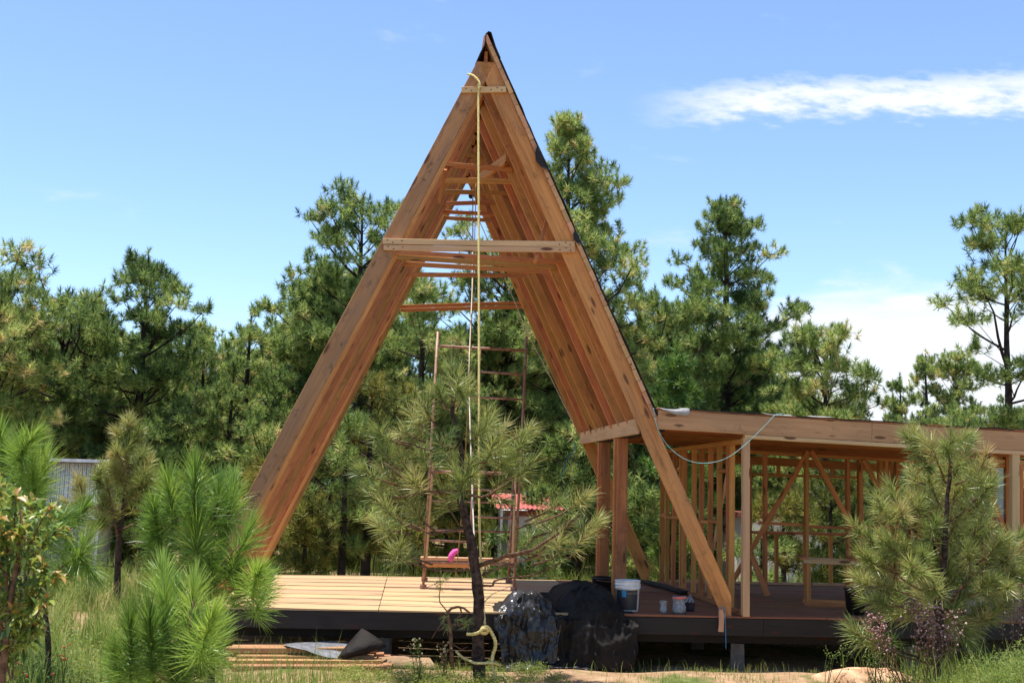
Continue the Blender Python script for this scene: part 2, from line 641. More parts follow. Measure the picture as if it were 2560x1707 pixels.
M['bud'] = needle_mat('dry_pink_flower_heads', FL, .7, .2, .2)
M['bloom_y'] = needle_mat('pale_yellow_blooms', [(0, (.42, .33, .14)), (1, (.66, .56, .30))], .7, .2, .2)
M['bloom_r'] = needle_mat('red_blooms', [(0, (.32, .012, .016)), (1, (.55, .03, .03))], .7, .2, .2)


def ground_mat():
    m, nt, b, _ = mat_new('dirt_and_turf')
    L = nt.links.new
    tc = nd(nt, 'ShaderNodeTexCoord')

    def nz(s, d=6, r=.6):
        n = nd(nt, 'ShaderNodeTexNoise')
        n.inputs['Scale'].default_value = s
        n.inputs['Detail'].default_value = d
        n.inputs['Roughness'].default_value = r
        L(tc.outputs['Object'], n.inputs['Vector'])
        return n.outputs['Fac']
    dirt = ramp(nt, [(.3, (.24, .145, .083)), (.55, (.36, .232, .138)), (.75, (.44, .30, .186))], nz(5, 8))
    turf = ramp(nt, [(.3, (.060, .085, .022)), (.6, (.13, .155, .045)), (.8, (.24, .22, .085))], nz(9, 8))
    c = mixc(nt, maprange(nt, nz(1.1, 6), .50, .62), dirt, turf)
    L(c, b.inputs['Base Color'])
    b.inputs['Roughness'].default_value = .95
    b.inputs['Specular IOR Level'].default_value = .1
    bp = nd(nt, 'ShaderNodeBump')
    bp.inputs['Strength'].default_value = .7
    bp.inputs['Distance'].default_value = .03
    L(nz(30, 8), bp.inputs['Height'])
    L(bp.outputs[0], b.inputs['Normal'])
    return m


M['ground'] = ground_mat()

# ---------------------------------------------------------------- the ground
def build_ground():
    xs = np.concatenate([np.linspace(-400, -40, 19), np.linspace(-38, -9, 30), np.linspace(-8.6, 9.6, 140), np.linspace(10.4, 40, 31), np.linspace(44, 400, 19)])
    ys = np.concatenate([np.linspace(-60, -4, 20), np.linspace(-3.6, 8, 110), np.linspace(8.4, 40, 50), np.linspace(44, 500, 24)])
    V = [(x, y, gz(x, y)) for y in ys for x in xs]
    nx = len(xs)
    Fs = [(j*nx+i, j*nx+i+1, (j+1)*nx+i+1, (j+1)*nx+i) for j in range(len(ys)-1) for i in range(nx-1)]
    o = put('ground', raw_mesh('ground', V, Fs, M['ground'], True))
    o['kind'] = 'structure'


build_ground()

# ---------------------------------------------------------------- deck
L_ = 4.41
HA, WB, RD = 6.3, 2.9535, .184
ANG = math.atan2(WB, HA)
DK0, DK1 = -3.30, 7.7


def build_deck():
    root = empty('deck_platform', (2.2, 0, GZ), 'low timber deck of wide plywood boards with a tarred black rim, under the house frame', 'deck')
    cols = [DK0, -.965, 1.47, 3.91, 6.35, DK1]
    rows0 = [-.055, .60, 1.12, 1.70, 2.22, 2.74, 3.28, 3.86, 4.46]
    rng = random.Random(3)
    for ci in range(5):
        rows = [r if k in (0, 8) else r + rng.uniform(-.05, .05)*(0 if ci == 0 else 1) for k, r in enumerate(rows0)]
        for k in range(8):
            y0, y1 = rows[k]+.006, rows[k+1]-.006
            x0, x1 = cols[ci]+.004, cols[ci+1]-.004
            dz = rng.uniform(-.003, .002)
            # slightly cupped sheet, edges proud of each other
            nx, ny = 8, 3
            t = .018
            V, Fs = [], []
            ph = rng.uniform(0, 6)
            yc, xc = (y0+y1)/2, (x0+x1)/2
            for top in (0, 1):
                for j in range(ny+1):
                    for i in range(nx+1):
                        x = x0+(x1-x0)*i/nx
                        y = y0+(y1-y0)*j/ny
                        wv = .004*math.sin(x*2.3+ph)
                        z = dz + (wv+.004*abs(j/ny-.5) if top else -t)
                        edge = .004*math.sin(x*1.7+ph*2) if j in (0, ny) else 0
                        V.append((x-xc, y-yc+edge, z))
            n1 = (nx+1)*(ny+1)
            for j in range(ny):
                for i in range(nx):
                    a = j*(nx+1)+i
                    Fs.append((n1+a, n1+a+1, n1+a+nx+2, n1+a+nx+1))
            for i in range(nx):
                Fs.append((i, i+1, n1+i+1, n1+i))
                a = ny*(nx+1)+i
                Fs.append((a+1, a, n1+a, n1+a+1))
            for j in range(ny):
                a = j*(nx+1)
                Fs.append((a+nx+1, a, n1+a, n1+a+nx+1))
                a += nx
                Fs.append((a, a+nx+1, n1+a+nx+1, n1+a))
            me = raw_mesh('deck_board', V, Fs, M['deckboard'] if ci < 2 else M['deckdark'])  # boards towards the wing use the plywood colour with shade painted in
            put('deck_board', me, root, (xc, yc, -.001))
    # rim boards, joists
    for (a, b) in ((DK0, -.2), (-.196, 3.2), (3.204, DK1)):
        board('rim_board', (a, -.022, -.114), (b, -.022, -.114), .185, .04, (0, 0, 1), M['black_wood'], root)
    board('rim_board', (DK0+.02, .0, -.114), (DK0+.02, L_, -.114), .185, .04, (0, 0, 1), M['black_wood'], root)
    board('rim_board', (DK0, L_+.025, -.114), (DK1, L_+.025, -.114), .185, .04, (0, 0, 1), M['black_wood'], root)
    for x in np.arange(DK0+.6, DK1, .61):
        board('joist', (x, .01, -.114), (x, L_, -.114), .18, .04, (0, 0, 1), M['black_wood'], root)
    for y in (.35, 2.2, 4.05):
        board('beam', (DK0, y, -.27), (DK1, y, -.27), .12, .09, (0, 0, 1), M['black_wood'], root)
    for x in (-2.95, -.9, 1.0, 3.02, 5.0, 7.0):
        for y in (.35, 2.2, 4.05):
            z0 = gz(x, y)-.15
            mb = MB()
            mb.tube([(x, y, z0), (x, y, -.33)], [.115, .10], 4)
            mb.build('pier', M['pier'], root)


build_deck()

# ---------------------------------------------------------------- timber house frame
def raf_pts(side, y, z_end, out=0.0):
    """centre line of a rafter: from apex to z_end"""
    n = Vector((side*math.cos(ANG), 0, math.sin(ANG)))     # outward normal of the slope
    d = Vector((side*math.sin(ANG), 0, -math.cos(ANG)))    # down the slope
    top = Vector((0, y, HA)) + n*(out - RD/2)
    # start at the ridge plane x = 0
    s0 = -top.x/d.x
    p0 = top + d*s0
    s1 = (z_end-p0.z)/d.z
    return p0, p0 + d*s1


def build_house():
    root = empty('timber_house_frame', (1.5, 2.2, 0), 'unfinished timber house frame, tall A-frame of brown rafters with a low flat-roofed wing', 'house frame')
    ca, sa = math.cos(ANG), math.sin(ANG)
    rng = random.Random(21)
    NR = 9
    for k in range(NR):
        y = L_*k/(NR-1) + (0 if k in (0, NR-1) else rng.uniform(-.02, .02))
        for side in (-1, 1):
            if side > 0 and k not in (0, NR-1):
                zend = 2.10
            else:
                zend = 0.004
            p0, p1 = raf_pts(side, y, zend, rng.uniform(-.006, .006) if k else 0)
            n = Vector((side*ca, 0, sa))
            mt = M['rafter_front'] if (k == 0 and side < 0) else M['rafter']
            # bevel the upper end to the plumb ridge cut, lower end level on the deck
            tn = math.tan(ANG)
            o = board('rafter', p0, p1, RD, .042, n, mt, root, .003, rng.uniform(-.004, .004) if k else 0,
                      ends=(1/tn if False else sa/ca, -ca/sa if zend < .1 else 0.0))
            if k == 0 and side < 0:
                o['label'] = 'weathered grey-brown front rafter on the left'
    board('ridge_board', (0, .025, 6.075), (0, L_-.025, 6.075), .30, .036, (0, 0, 1), M['ceiling'], root)
    # sheathing of the right slope
    n = Vector((ca, 0, sa))
    d = Vector((sa, 0, -ca))
    apex = Vector((0, 0, HA))
    slope_len = (HA-1.99)/ca
    s = -.09
    while s < slope_len:
        w = rng.uniform(.125, .165)
        if s+w > slope_len:
            w = slope_len-s
            if w < .04:
                break
        c = apex + d*(s+w/2) + n*.024
        j = rng.uniform(-.012, .010)
        board('sheathing_board', c+Vector((0, -.052+j, 0)), c+Vector((0, L_+.05, 0)), w-.004, .046, d, M['plank_end'], root, .002)
        s += w
    # roofing felt on the right slope, edge a little ragged
    ny, ns = 12, 40
    V, Fs = [], []
    for i in range(ns+1):
        s = .02+(slope_len+.02)*i/ns
        for j in range(ny+1):
            y = -.062+(L_+.15)*j/ny
            if j == 0:
                y += .028*mnoise.noise((s*3.0, 1.3, 0)) + .02*mnoise.noise((s*9, 7.3, 0))
            off = .055+.010*mnoise.noise((s*2.2, y*1.1, 5)) + (.012*abs(mnoise.noise((s*5, 3, 1))) if j == 0 else 0)
            V.append(apex + d*s + n*off + Vector((0, y, 0)))
    for i in range(ns):
        for j in range(ny):
            a = i*(ny+1)+j
            Fs.append((a, a+1, a+ny+2, a+ny+1))
    o = put('roofing_felt', raw_mesh('roofing_felt', V, Fs, M['felt']), root)
    sol = o.modifiers.new('thickness', 'SOLIDIFY')
    sol.thickness = .008
    # ridge cap folded over the top
    V, Fs = [], []
    nl = Vector((-ca, 0, sa))
    dl = Vector((-sa, 0, -ca))
    prof = [(apex + dl*.27 + nl*.008), (apex + dl*.14 + nl*.012), (apex + dl*.02+nl*.014), apex+Vector((-.018, 0, .10)), apex+Vector((.015, 0, .135)), apex+Vector((.05, 0, .125)),
            (apex + d*.08+n*.078), (apex + d*.22 + n*.076)]
    ys = np.linspace(-.055, L_+.1, 9)
    for y in ys:
        for q, pt in enumerate(prof):
            pp = Vector(pt)+Vector((.006*mnoise.noise((q*3, y*2, 1)), 0, .008*mnoise.noise((q, y*2, 5))))
            V.append(pp+Vector((0, float(y)+(.05 if q == 0 else 0)*(1 if y < 0 else 0), 0)))
    m = len(prof)
    for i in range(len(ys)-1):
        for q in range(m-1):
            a = i*m+q
            Fs.append((a, a+1, a+m+1, a+m))
    o = put('ridge_cap', raw_mesh('ridge_cap', V, Fs, M['felt']), root)
    sol = o.modifiers.new('thickness', 'SOLIDIFY')
    sol.thickness = .01
    # loose scraps of felt on the right edge and lower left edge
    for (s, ln, wd, sd) in ((1.30, .34, .10, 1), (2.35, .20, .07, 1)):
        nn, dd = (n, d) if sd > 0 else (nl, dl)
        V = []
        for i in range(5):
            t = i/4
            for j in range(3):
                q = apex + dd*(s+ln*t) + nn*(.06-wd*math.sin(math.pi*t)*j/2*(1 if sd > 0 else .6)) + Vector((0, -.06-.012*j-.01*math.sin(5*t), 0))
                if sd < 0:
                    q = apex + dd*(s+ln*t) + nn*(.012-wd*math.sin(math.pi*min(1, t+.15))*j/2) + Vector((0, -.026-.006*j, 0))
                V.append(q)
        Fs = [(i*3+j, i*3+j+1, (i+1)*3+j+1, (i+1)*3+j) for i in range(4) for j in range(2)]
        o = put('felt_scrap', raw_mesh('felt_scrap', V, Fs, M['felt']), root)
        o.modifiers.new('thickness', 'SOLIDIFY').thickness = .006

    # collar ties --------------------------------------------------
    def tie(q0, q1, y, h, mt, t=.038, nails=False):
        a, b = at(*q0, y), at(*q1, y)
        o = board('collar_tie', a, b, h, t, (0, 0, 1), mt, root, .003, rng.uniform(-.004, .004))
        if nails:
            hl = (b-a).length/2
            for (fx, fz) in ((-hl+.05, .012), (-hl+.11, -.014), (-hl+.21, .006), (hl-.05, -.012), (hl-.10, .016), (hl-.17, -.006)):
                mb = MB()
                mb.tube([(fx, t/2*1 + .0005, fz), (fx, t/2+.004, fz)], .0075, 7)
                me = raw_mesh('nail', mb.V, mb.F, M['nail'])
                no = bpy.data.objects.new('nail', me)
                link(no, o)
                if (o.matrix_basis.to_3x3() @ Vector((0, 1, 0))).y > 0:
                    no.scale = (1, -1, 1)
        return o
    tie((1154, 226), (1265, 224.5), -.042, .066, M['pale'], nails=True)
    tie((957, 603.5), (1436, 611), -.042, .062, M['pale'], nails=True)
    tie((959, 619.5), (1437, 624.5), -.042, .060, M['pale'], nails=True)
    for (q0, q1, y, h, mt) in (
            ((1108, 411), (1280, 424), 1.06, .058, 'rafter'), ((1087, 452), (1296, 454), 1.14, .066, 'rafter'),
            ((1113, 480), (1271, 484), 2.16, .056, 'stud'), ((1103, 510), (1241, 506), 3.26, .055, 'rafter'),
            ((1099, 529), (1257, 537), 3.36, .05, 'stud'), ((1099, 544), (1246, 552), 3.92, .05, 'rafter'),
            ((1156, 387), (1206, 391), 2.72, .05, 'stud'),
            ((983, 630), (1413, 655), .51, .052, 'rafter'), ((990, 643), (1388, 668), 1.06, .058, 'stud'),
            ((995, 658), (1381, 680), 1.70, .055, 'stud'), ((994, 686), (1340, 689), 2.80, .058, 'rafter'),
            ((1002, 767), (1307, 757), 4.47, .05, 'stud'), ((1002, 776), (1307, 767), 4.455, .048, 'stud')):
        tie(q0, q1, y, h, M[mt])
    # short slanting offcuts nailed inside
    board('offcut', at(1337, 655, -.02), at(1368, 546, .30), .055, .038, (0, 1, .2), M['stud'], root)
    board('offcut', at(1202, 445, 1.6), at(1268, 395, .9), .13, .04, (0, .3, 1), M['stud'], root)
    board('offcut', at(1098, 508, .9), at(1113, 424, .7), .06, .038, (0, 1, 0), M['stud'], root)

    # wing ---------------------------------------------------------
    def zr(x):                                   # underside of the wing roof boards
        return 2.215-.0285*(x-2.0)
    segs = [(2.005, 4.42), (4.424, 7.6)]
    for (a, b) in segs:
        o = board('fascia_board', (a, -.065, zr(a)-.108), (b, -.065, zr(b)-.108), .212, .04, (0, 0, 1), M['fascia'], root)
    board('top_plate', (2.98, -.04, zr(3)-.238), (5.2, -.04, zr(5.2)-.238), .042, .10, (0, 0, 1), M['pale'], root)
    board('top_plate', (5.204, -.04, zr(5.2)-.238), (7.5, -.04, zr(7.5)-.238), .042, .10, (0, 0, 1), M['pale'], root)
    for k in range(8):
        y = .15+.60*k
        if y > 4.4:
            y = 4.38
        board('roof_joist', (1.86, y, zr(1.9)-.095), (7.5, y, zr(7.5)-.095), .185, .04, (0, 0, 1), M['ceiling'], root)
    x = 2.0
    while x < 7.6:
        w = rng.uniform(.22, .3)
        board('roof_board', (x+w/2, -.09, zr(x+w/2)+.012), (x+w/2, L_+.1, zr(x+w/2)+.012), w-.004, .02, (1, 0, -.0285), M['ceiling'], root, .002)
        x += w
    # felt on the wing roof, wavy torn front edge
    nx, ny = 80, 4
    V, Fs = [], []
    for i in range(nx+1):
        x = 2.02+5.7*i/nx
        for j in range(ny+1):
            y = -.095+(L_+.2)*j/ny
            z = zr(x)+.030
            if j == 0:
                y -= .018*mnoise.noise((x*3, 2, 2))
                z += .012*mnoise.noise((x*4, 5, 1)) + .006*mnoise.noise((x*15, 1, 1)) - .006
            z += .006*mnoise.noise((x*2, y*2, 7))
            V.append((x, y, z))
    for i in range(nx):
        for j in range(ny):
            a = i*(ny+1)+j
            Fs.append((a, a+ny+1, a+ny+2, a+1))
    o = put('roofing_felt', raw_mesh('roofing_felt', V, Fs, M['felt']), root)
    o.modifiers.new('thickness', 'SOLIDIFY').thickness = .014
    # pale flap of felt folded down over the fascia
    def flap(px0, px1, pts):
        V = []
        for (qx, qy, yy) in pts:
            V.append(at(qx, qy, yy))
        return V
    for top, bot in (([(1648, 1019), (1668, 1022), (1690, 1022), (1708, 1021), (1723, 1021)], [(1650, 1021), (1674, 1031), (1690, 1037), (1712, 1040), (1725, 1036)]),
                     ([(1915, 1034), (1935, 1036), (1958, 1037), (1980, 1038)], [(1916, 1036), (1937, 1039), (1960, 1040), (1981, 1042)]),
                     ([(2024, 1040), (2046, 1041), (2066, 1042), (2082, 1043)], [(2026, 1042), (2047, 1044), (2067, 1044), (2083, 1044)])):
        V, Fs = [], []
        for i, (t, b) in enumerate(zip(top, bot)):
            a0, b0 = at(*t, -.10), at(*b, -.106)
            back = a0+Vector((0, .10, .012))
            V += [back, a0, (a0+b0)/2+Vector((0, -.012, 0)), b0]
        for i in range(len(top)-1):
            for j in range(3):
                a = i*4+j
                Fs.append((a, a+1, a+5, a+4))
        o = put('felt_flap', raw_mesh('felt_flap', V, Fs, M['felt_grey'], True), root)
        o.modifiers.new('thickness', 'SOLIDIFY').thickness = .006

    # beam along the foot of the right slope and its posts
    board('side_beam', (1.80, .03, 2.03), (1.80, L_-.02, 2.06), .17, .045, (0, 0, 1), M['pale'], root)
    for (y, x) in ((1.35, 1.83), (2.78, 1.86)):
        board('post', (x, y, .004), (x, y, 1.945), .10, .125, (0, 1, 0), M['stud'], root)
        board('post', (x+.03, y-.07, .004), (x+.03, y-.07, 1.945), .035, .13, (0, 1, 0), M['rafter'], root)
    # partition wall running back from the front post
    board('post', (3.0, -.04, .004), (3.0, -.04, 1.935), .09, .075, (0, 1, 0), M['pale'], root)
    board('top_plate', (3.0, .03, 1.90), (3.0, L_-.05, 1.90), .05, .09, (0, 0, 1), M['stud'], root)
    board('sole_plate', (3.0, .10, .022), (3.0, L_-.05, .022), .036, .09, (0, 0, 1), M['stud'], root)
    ysd = [.50, .62, 1.05, 1.50, 1.92, 2.36, 2.90, 3.05, 3.50, 3.95, 4.28]
    for y in ysd:
        board('stud', (3.0+rng.uniform(-.01, .01), y, .042), (3.0+rng.uniform(-.01, .01), y+rng.uniform(-.02, .02), 1.874), .062, .042, (1, 0, 0), M['stud'], root)
    for (y0, y1, z) in ((1.05, 1.50, .98), (1.50, 1.92, .96), (2.36, 2.90, 1.0), (3.05, 3.50, .97), (3.50, 3.95, .96), (.62, 1.05, 1.58), (3.05, 3.50, 1.62), (3.95, 4.28, .98)):
        board('blocking', (3.0, y0+.022, z), (3.0, y1-.022, z), .042, .06, (0, 0, 1), M['stud'], root)
    board('brace', (3.05, 4.2, .06), (3.05, 3.0, 1.8), .07, .022, (0, 1, .3), M['stud'], root)
    board('brace', (3.05, 1.95, .08), (3.05, .9, 1.55), .06, .022, (0, 1, .3), M['pale'], root)
    # cross wall in the middle of the wing
    yw = 2.46
    sx = [3.98, 4.53, 5.10, 5.26, 5.62, 5.95]
    for x in sx:
        board('stud', (x, yw, .03), (x+rng.uniform(-.01, .01), yw, 1.88-.0285*(x-3)), .085, .045, (0, 1, 0), M['stud'], root)
    board('top_plate', (3.05, yw, 1.885), (6.9, yw, 1.885-.0285*3.6), .045, .09, (0, 0, 1), M['ceiling'], root)
    board('brace', at(2021, 1128, yw-.06), at(1832, 1452, yw-.06), .065, .022, (1, 0, .5), M['stud'], root)
    board('brace', at(2028, 1128, yw-.06), at(2134, 1322, yw-.06), .065, .022, (1, 0, -.5), M['stud'], root)
    board('brace', at(2160, 1148, yw-.06), at(2215, 1260, yw-.06), .065, .022, (1, 0, -.5), M['stud'], root)
    board('brace', at(1876, 1382, yw-.03), at(1919, 1488, yw-.03), .075, .03, (1, 0, -.5), M['rafter'], root)
    # back wall
    yb = L_-.06
    board('sole_plate', (3.05, yb, .022), (7.4, yb, .022), .036, .09, (0, 0, 1), M['pale'], root)
    board('header', (3.05, yb, 1.845), (7.4, yb, 1.845-.12), .12, .09, (0, 0, 1), M['ceiling'], root)
    xb = [at(px, 1300, yb).x for px in (1874, 1941, 2012, 2076, 2152)] + [6.45, 6.9, 7.3]
    for i, x in enumerate(xb):
        if i in (0, 4, 5, 6, 7):
            board('stud', (x, yb, .042), (x, yb, 1.79), .085, .05, (0, 1, 0), M['stud'], root)
        else:
            board('stud', (x, yb, .042), (x, yb, .735), .085, .04, (0, 1, 0), M['stud'], root)
            board('stud', (x+.03, yb, 1.625), (x+.03, yb, 1.775), .085, .04, (0, 1, 0), M['stud'], root)
    board('sill', (xb[0]+.03, yb, .757), (xb[4]-.03, yb, .757), .04, .09, (0, 0, 1), M['stud'], root)
    board('rail', (xb[0]+.03, yb, 1.603), (xb[4]-.03, yb, 1.600), .04, .09, (0, 0, 1), M['stud'], root)
    board('rail', (3.9, yw+.03, .945), (4.5, yw+.03, .93), .038, .03, (0, 0, 1), M['stud'], root)
    board('rail', (4.56, yw+.03, .915), (5.08, yw+.03, .905), .038, .03, (0, 0, 1), M['stud'], root)
    board('rail', (5.13, yw+.03, .93), (5.95, yw+.03, .92), .038, .03, (0, 0, 1), M['stud'], root)
    # right-hand front post and the framed window beside it
    board('post', at(2535, 1490, -.04)*1.0, at(2536, 1128, -.04), .085, .09, (0, 1, 0), M['pale'], root)
    for px in (2478, 2518):
        board('stud', at(px, 1470, 2.0), at(px, 1135, 2.0), .09, .08, (0, 1, 0), M['stud'], root)
    a, b = at(2478, 1160, 2.0), at(2518, 1160, 2.0)
    wf = board('window_frame', a+Vector((.05, 0, -.02)), b+Vector((-.05, 0, -.02)), .05, .08, (0, 0, 1), M['stud'], root)
    c, e = at(2478, 1315, 2.0), at(2518, 1315, 2.0)
    board('window_frame', c+Vector((.05, 0, 0)), e+Vector((-.05, 0, 0)), .05, .08, (0, 0, 1), M['stud'], root)
    mb = MB()
    mb.box((a.x+.045, 1.99, c.z+.03), (b.x-.045, 1.996, a.z-.05))
    mb.build('window_pane', M['glass'], root)
    board('brace', at(2488, 1262, 1.9), at(2506, 1312, 1.9), .06, .03, (1, 0, -.5), M['stud'], root)
    for px in (2198, 2222, 2240, 2458, 2550):
        board('stud', at(px, 1465, 3.2), at(px+1, 1150, 3.2), .085, .05, (0, 1, 0), M['stud'], root)
    board('rail', at(2440, 1150, 2.0), at(2560, 1156, 2.0), .05, .05, (0, 0, 1), M['pale'], root)
    return root


build_house()

# ---------------------------------------------------------------- pines
def norm(a):
    return a/np.maximum(np.linalg.norm(a, axis=-1, keepdims=True), 1e-9)


def brushes(rng, P, A, shoot, nlen, per, w, tint, two=False, droop=.12, spread=(82, 14), old=0.0, jit=(.72, 1.08)):
    """bottle-brush tufts of needles; P tips (n,3), A axes (n,3); returns V, T, tint"""
    n = len(P)
    A = norm(np.asarray(A, float))
    P = np.asarray(P, float)
    shoot = np.broadcast_to(np.asarray(shoot, float), (n,))
    nlen = np.broadcast_to(np.asarray(nlen, float), (n,))
    ref = np.where(np.abs(A[:, 2:3]) > .9, np.array([[1., 0, 0]]), np.array([[0, 0, 1.]]))
    U = norm(np.cross(A, ref))
    W = np.cross(A, U)
    k = n*per
    idx = np.repeat(np.arange(n), per)
    s = rng.random(k)
    ang = np.radians(spread[0] + (spread[1]-spread[0])*s**1.15 + rng.normal(0, 11, k))
    phi = rng.random(k)*2*np.pi
    a, u, v = A[idx], U[idx], W[idx]
    perp = u*np.cos(phi)[:, None] + v*np.sin(phi)[:, None]
    D = a*np.cos(ang)[:, None] + perp*np.sin(ang)[:, None]
    D[:, 2] -= droop*rng.random(k)
    D = norm(D)
    ln = nlen[idx]*rng.uniform(jit[0], jit[1], k)
    B = P[idx] - a*(shoot[idx]*(1-s))[:, None]
    side = norm(np.cross(D, norm(rng.normal(size=(k, 3)))))*(w*.5)
    t = np.clip(np.repeat(tint, per) + rng.normal(0, .07, k) + old*(.55-s), 0, 1)
    if not two:
        V = np.stack([B-side, B+side, B+D*ln[:, None]], 1).reshape(-1, 3)
        T = np.arange(3*k).reshape(-1, 3)
        return V, T, t
    mid = B + D*(ln*.55)[:, None]
    D2 = D.copy()
    D2[:, 2] -= droop*1.6*rng.random(k)
    tip = mid + norm(D2)*(ln*.45)[:, None]
    V = np.stack([B-side, B+side, mid-side*.85, mid+side*.85, tip], 1).reshape(-1, 3)
    o = (np.arange(k)*5)[:, None]
    T = np.concatenate([o+np.array([[0, 1, 3]]), o+np.array([[0, 3, 2]]), o+np.array([[2, 3, 4]])], 1).reshape(-1, 3)
    return V, T, np.repeat(t, 3)


def pine_shape(seed, H, zb, W, dens=1.0, nl=.23, nw=.013, per=34, style='cone', tint0=.45, lean=0.0, trunk_r=None):
    """background pine: bark mesh + needle arrays, about the foot of its trunk"""
    rng = np.random.default_rng(seed)
    mb = MB()
    r0 = trunk_r or (.020*H+.02)
    nz = 9
    wob = rng.normal(0, .02*H/9, (nz+1, 2)).cumsum(0)*.6
    tp = [Vector((wob[i, 0]+lean*(i/nz)**1.5, wob[i, 1], H*i/nz)) for i in range(nz+1)]
    mb.tube(tp, [max(.014, r0*(1-(i/nz))**.75) for i in range(nz+1)], 7)

    def trunk_at(z):
        f = max(0, min(.9999, z/H))*nz
        i = int(f)
        return tp[i].lerp(tp[i+1], f-i)
    tips, axes, tin, sh = [], [], [], []

    def tuft(p, a, boost=0.0):
        tips.append(tuple(p))
        axes.append(tuple(a))
        tin.append(tint0+boost+rng.normal(0, .19))
        sh.append(rng.uniform(.07, .16))
    z = zb
    while z < H-.25:
        t = (z-zb)/(H-zb)
        if style == 'cone':
            pr = (1-t)**.8*min(1, .50+1.6*t)+.06
        elif style == 'round':
            pr = math.sqrt(max(0, 1-(2*t*.92-.92)**2))*.95+.08
        else:                                        # open, irregular
            pr = (1-t)**.55*min(1, .35+2.2*t)+.08
        nb = int(rng.integers(2, 5)) if style == 'open' else int(rng.integers(3, 6))
        a0 = rng.random()*6.28
        base = trunk_at(z)
        for k in range(nb):
            if style == 'open' and rng.random() < .22:
                continue
            Lb = W*pr*(rng.uniform(.50, 1.0) if rng.random() < .7 else rng.uniform(.95, 1.28))
            az = a0+k*6.283/nb+rng.normal(0, .35)
            el = R_(2+46*t+rng.normal(0, 10))
            dh = Vector((math.cos(az), math.sin(az), 0))
            pts = []
            for q in range(5):
                s = q/4
                pts.append(base + dh*(Lb*s*math.cos(el)) + Vector((0, 0, Lb*s*math.sin(el)+.26*Lb*s*s-.08*Lb*s)) +
                           Vector(rng.normal(0, .03*Lb, 3))*s)
            rb = max(.012, .018*Lb+.006)
            mb.tube(pts, [rb*(1-.75*q/4) for q in range(5)], 4, cap=False)
            bt = rng.normal(0, .09)
            # foliage gathers in rounded clumps towards the branch end
            nclump = 1 if Lb < .8 else (2 if Lb < 1.7 else 3)
            for c in range(nclump):
                sc_ = 1.0-.33*c*rng.uniform(.8, 1.15)
                f = max(.05, sc_)*4
                q = min(3, int(f))
                cp = pts[q].lerp(pts[q+1], min(1, f-q))
                if c:
                    cp = cp + Vector((-math.sin(az), math.cos(az), 0))*rng.choice([-1, 1])*rng.uniform(.2, .5)*min(1.2, Lb*.5)
                    mb.tube([pts[max(0, q-1)], cp], [.012, .006], 4, cap=False)
                rc = rng.uniform(.26, .44)*(.75+.18*Lb)
                nt_ = max(4, int(15*dens*rng.uniform(.7, 1.25)*(rc/.36)**1.6))
                for i in range(nt_):
                    d = norm(rng.normal(size=3))
                    d[2] = abs(d[2])*.9-.18
                    rr_ = rc*rng.random()**.4
                    tp_ = cp + Vector((d[0]*rr_*1.15, d[1]*rr_*1.15, d[2]*rr_*1.05))
                    if rng.random() < .6:
                        mb.tube([cp, tp_], [.006, .004], 3, cap=False)
                    tuft(tp_, Vector((d[0]*.5, d[1]*.5, .75+.4*d[2])), bt)
        z += rng.uniform(.26, .42)*(1 if style != 'open' else 1.2)*(.7+.3*(1-t))
    for k in range(4):
        tuft(trunk_at(H-.14*k)+Vector((0, 0, .12 if k == 0 else 0)), Vector(rng.normal(0, .25, 3))+Vector((0, 0, 1)), .05)
    V, T, t_ = brushes(rng, np.array(tips), np.array(axes), np.array(sh), nl, per, nw, np.array(tin), spread=(112, 10), droop=.0, old=.30, jit=(.82, 1.0))
    return mb, (V, T, t_)


def add_pine(name, label, foot, mb, nd_, nm, group=None, rot=0.0, sc=1.0, meshes=None):
    root = empty(name, foot, label, 'tree', group)
    if meshes is None:
        m1 = raw_mesh('trunk', mb.V, mb.F, M['bark_far'], True)
        m2 = tri_mesh('crown', nd_[0], nd_[1], nm, nd_[2])
    else:
        m1, m2 = meshes
    for nme, me in (('trunk', m1), ('crown', m2)):
        o = bpy.data.objects.new(nme, me)
        link(o, root)
        o.rotation_euler.z = rot
        o.scale = (sc, sc, sc)
    return root, (m1, m2)


def pine_at(name, label, px, py_top, dist, half_px, zb, style='cone', seed=1, dens=1.0, nm='needle_far', tint0=.45, per=40, lean_px=0, group=None, foot_px=None, trunk_r=None, nw=None):
    """a pine that stands `dist` metres away with its top where the photo shows it"""
    y = dist+CAM[1]
    top = at(px, py_top, y)
    fx = at(foot_px, 1400, y).x if foot_px else top.x - .0
    foot = Vector((fx, y, gz(fx, y)-.05))
    H = top.z-foot.z-.18
    W = half_px/F_PX*dist
    mb, nn = pine_shape(seed, H, zb*H, W, dens, .165, nw or (.0135+.0004*max(0, dist-18)), per, style, tint0, lean=top.x-fx, trunk_r=trunk_r)
    return add_pine(name, label, foot, mb, nn, M[nm], group)


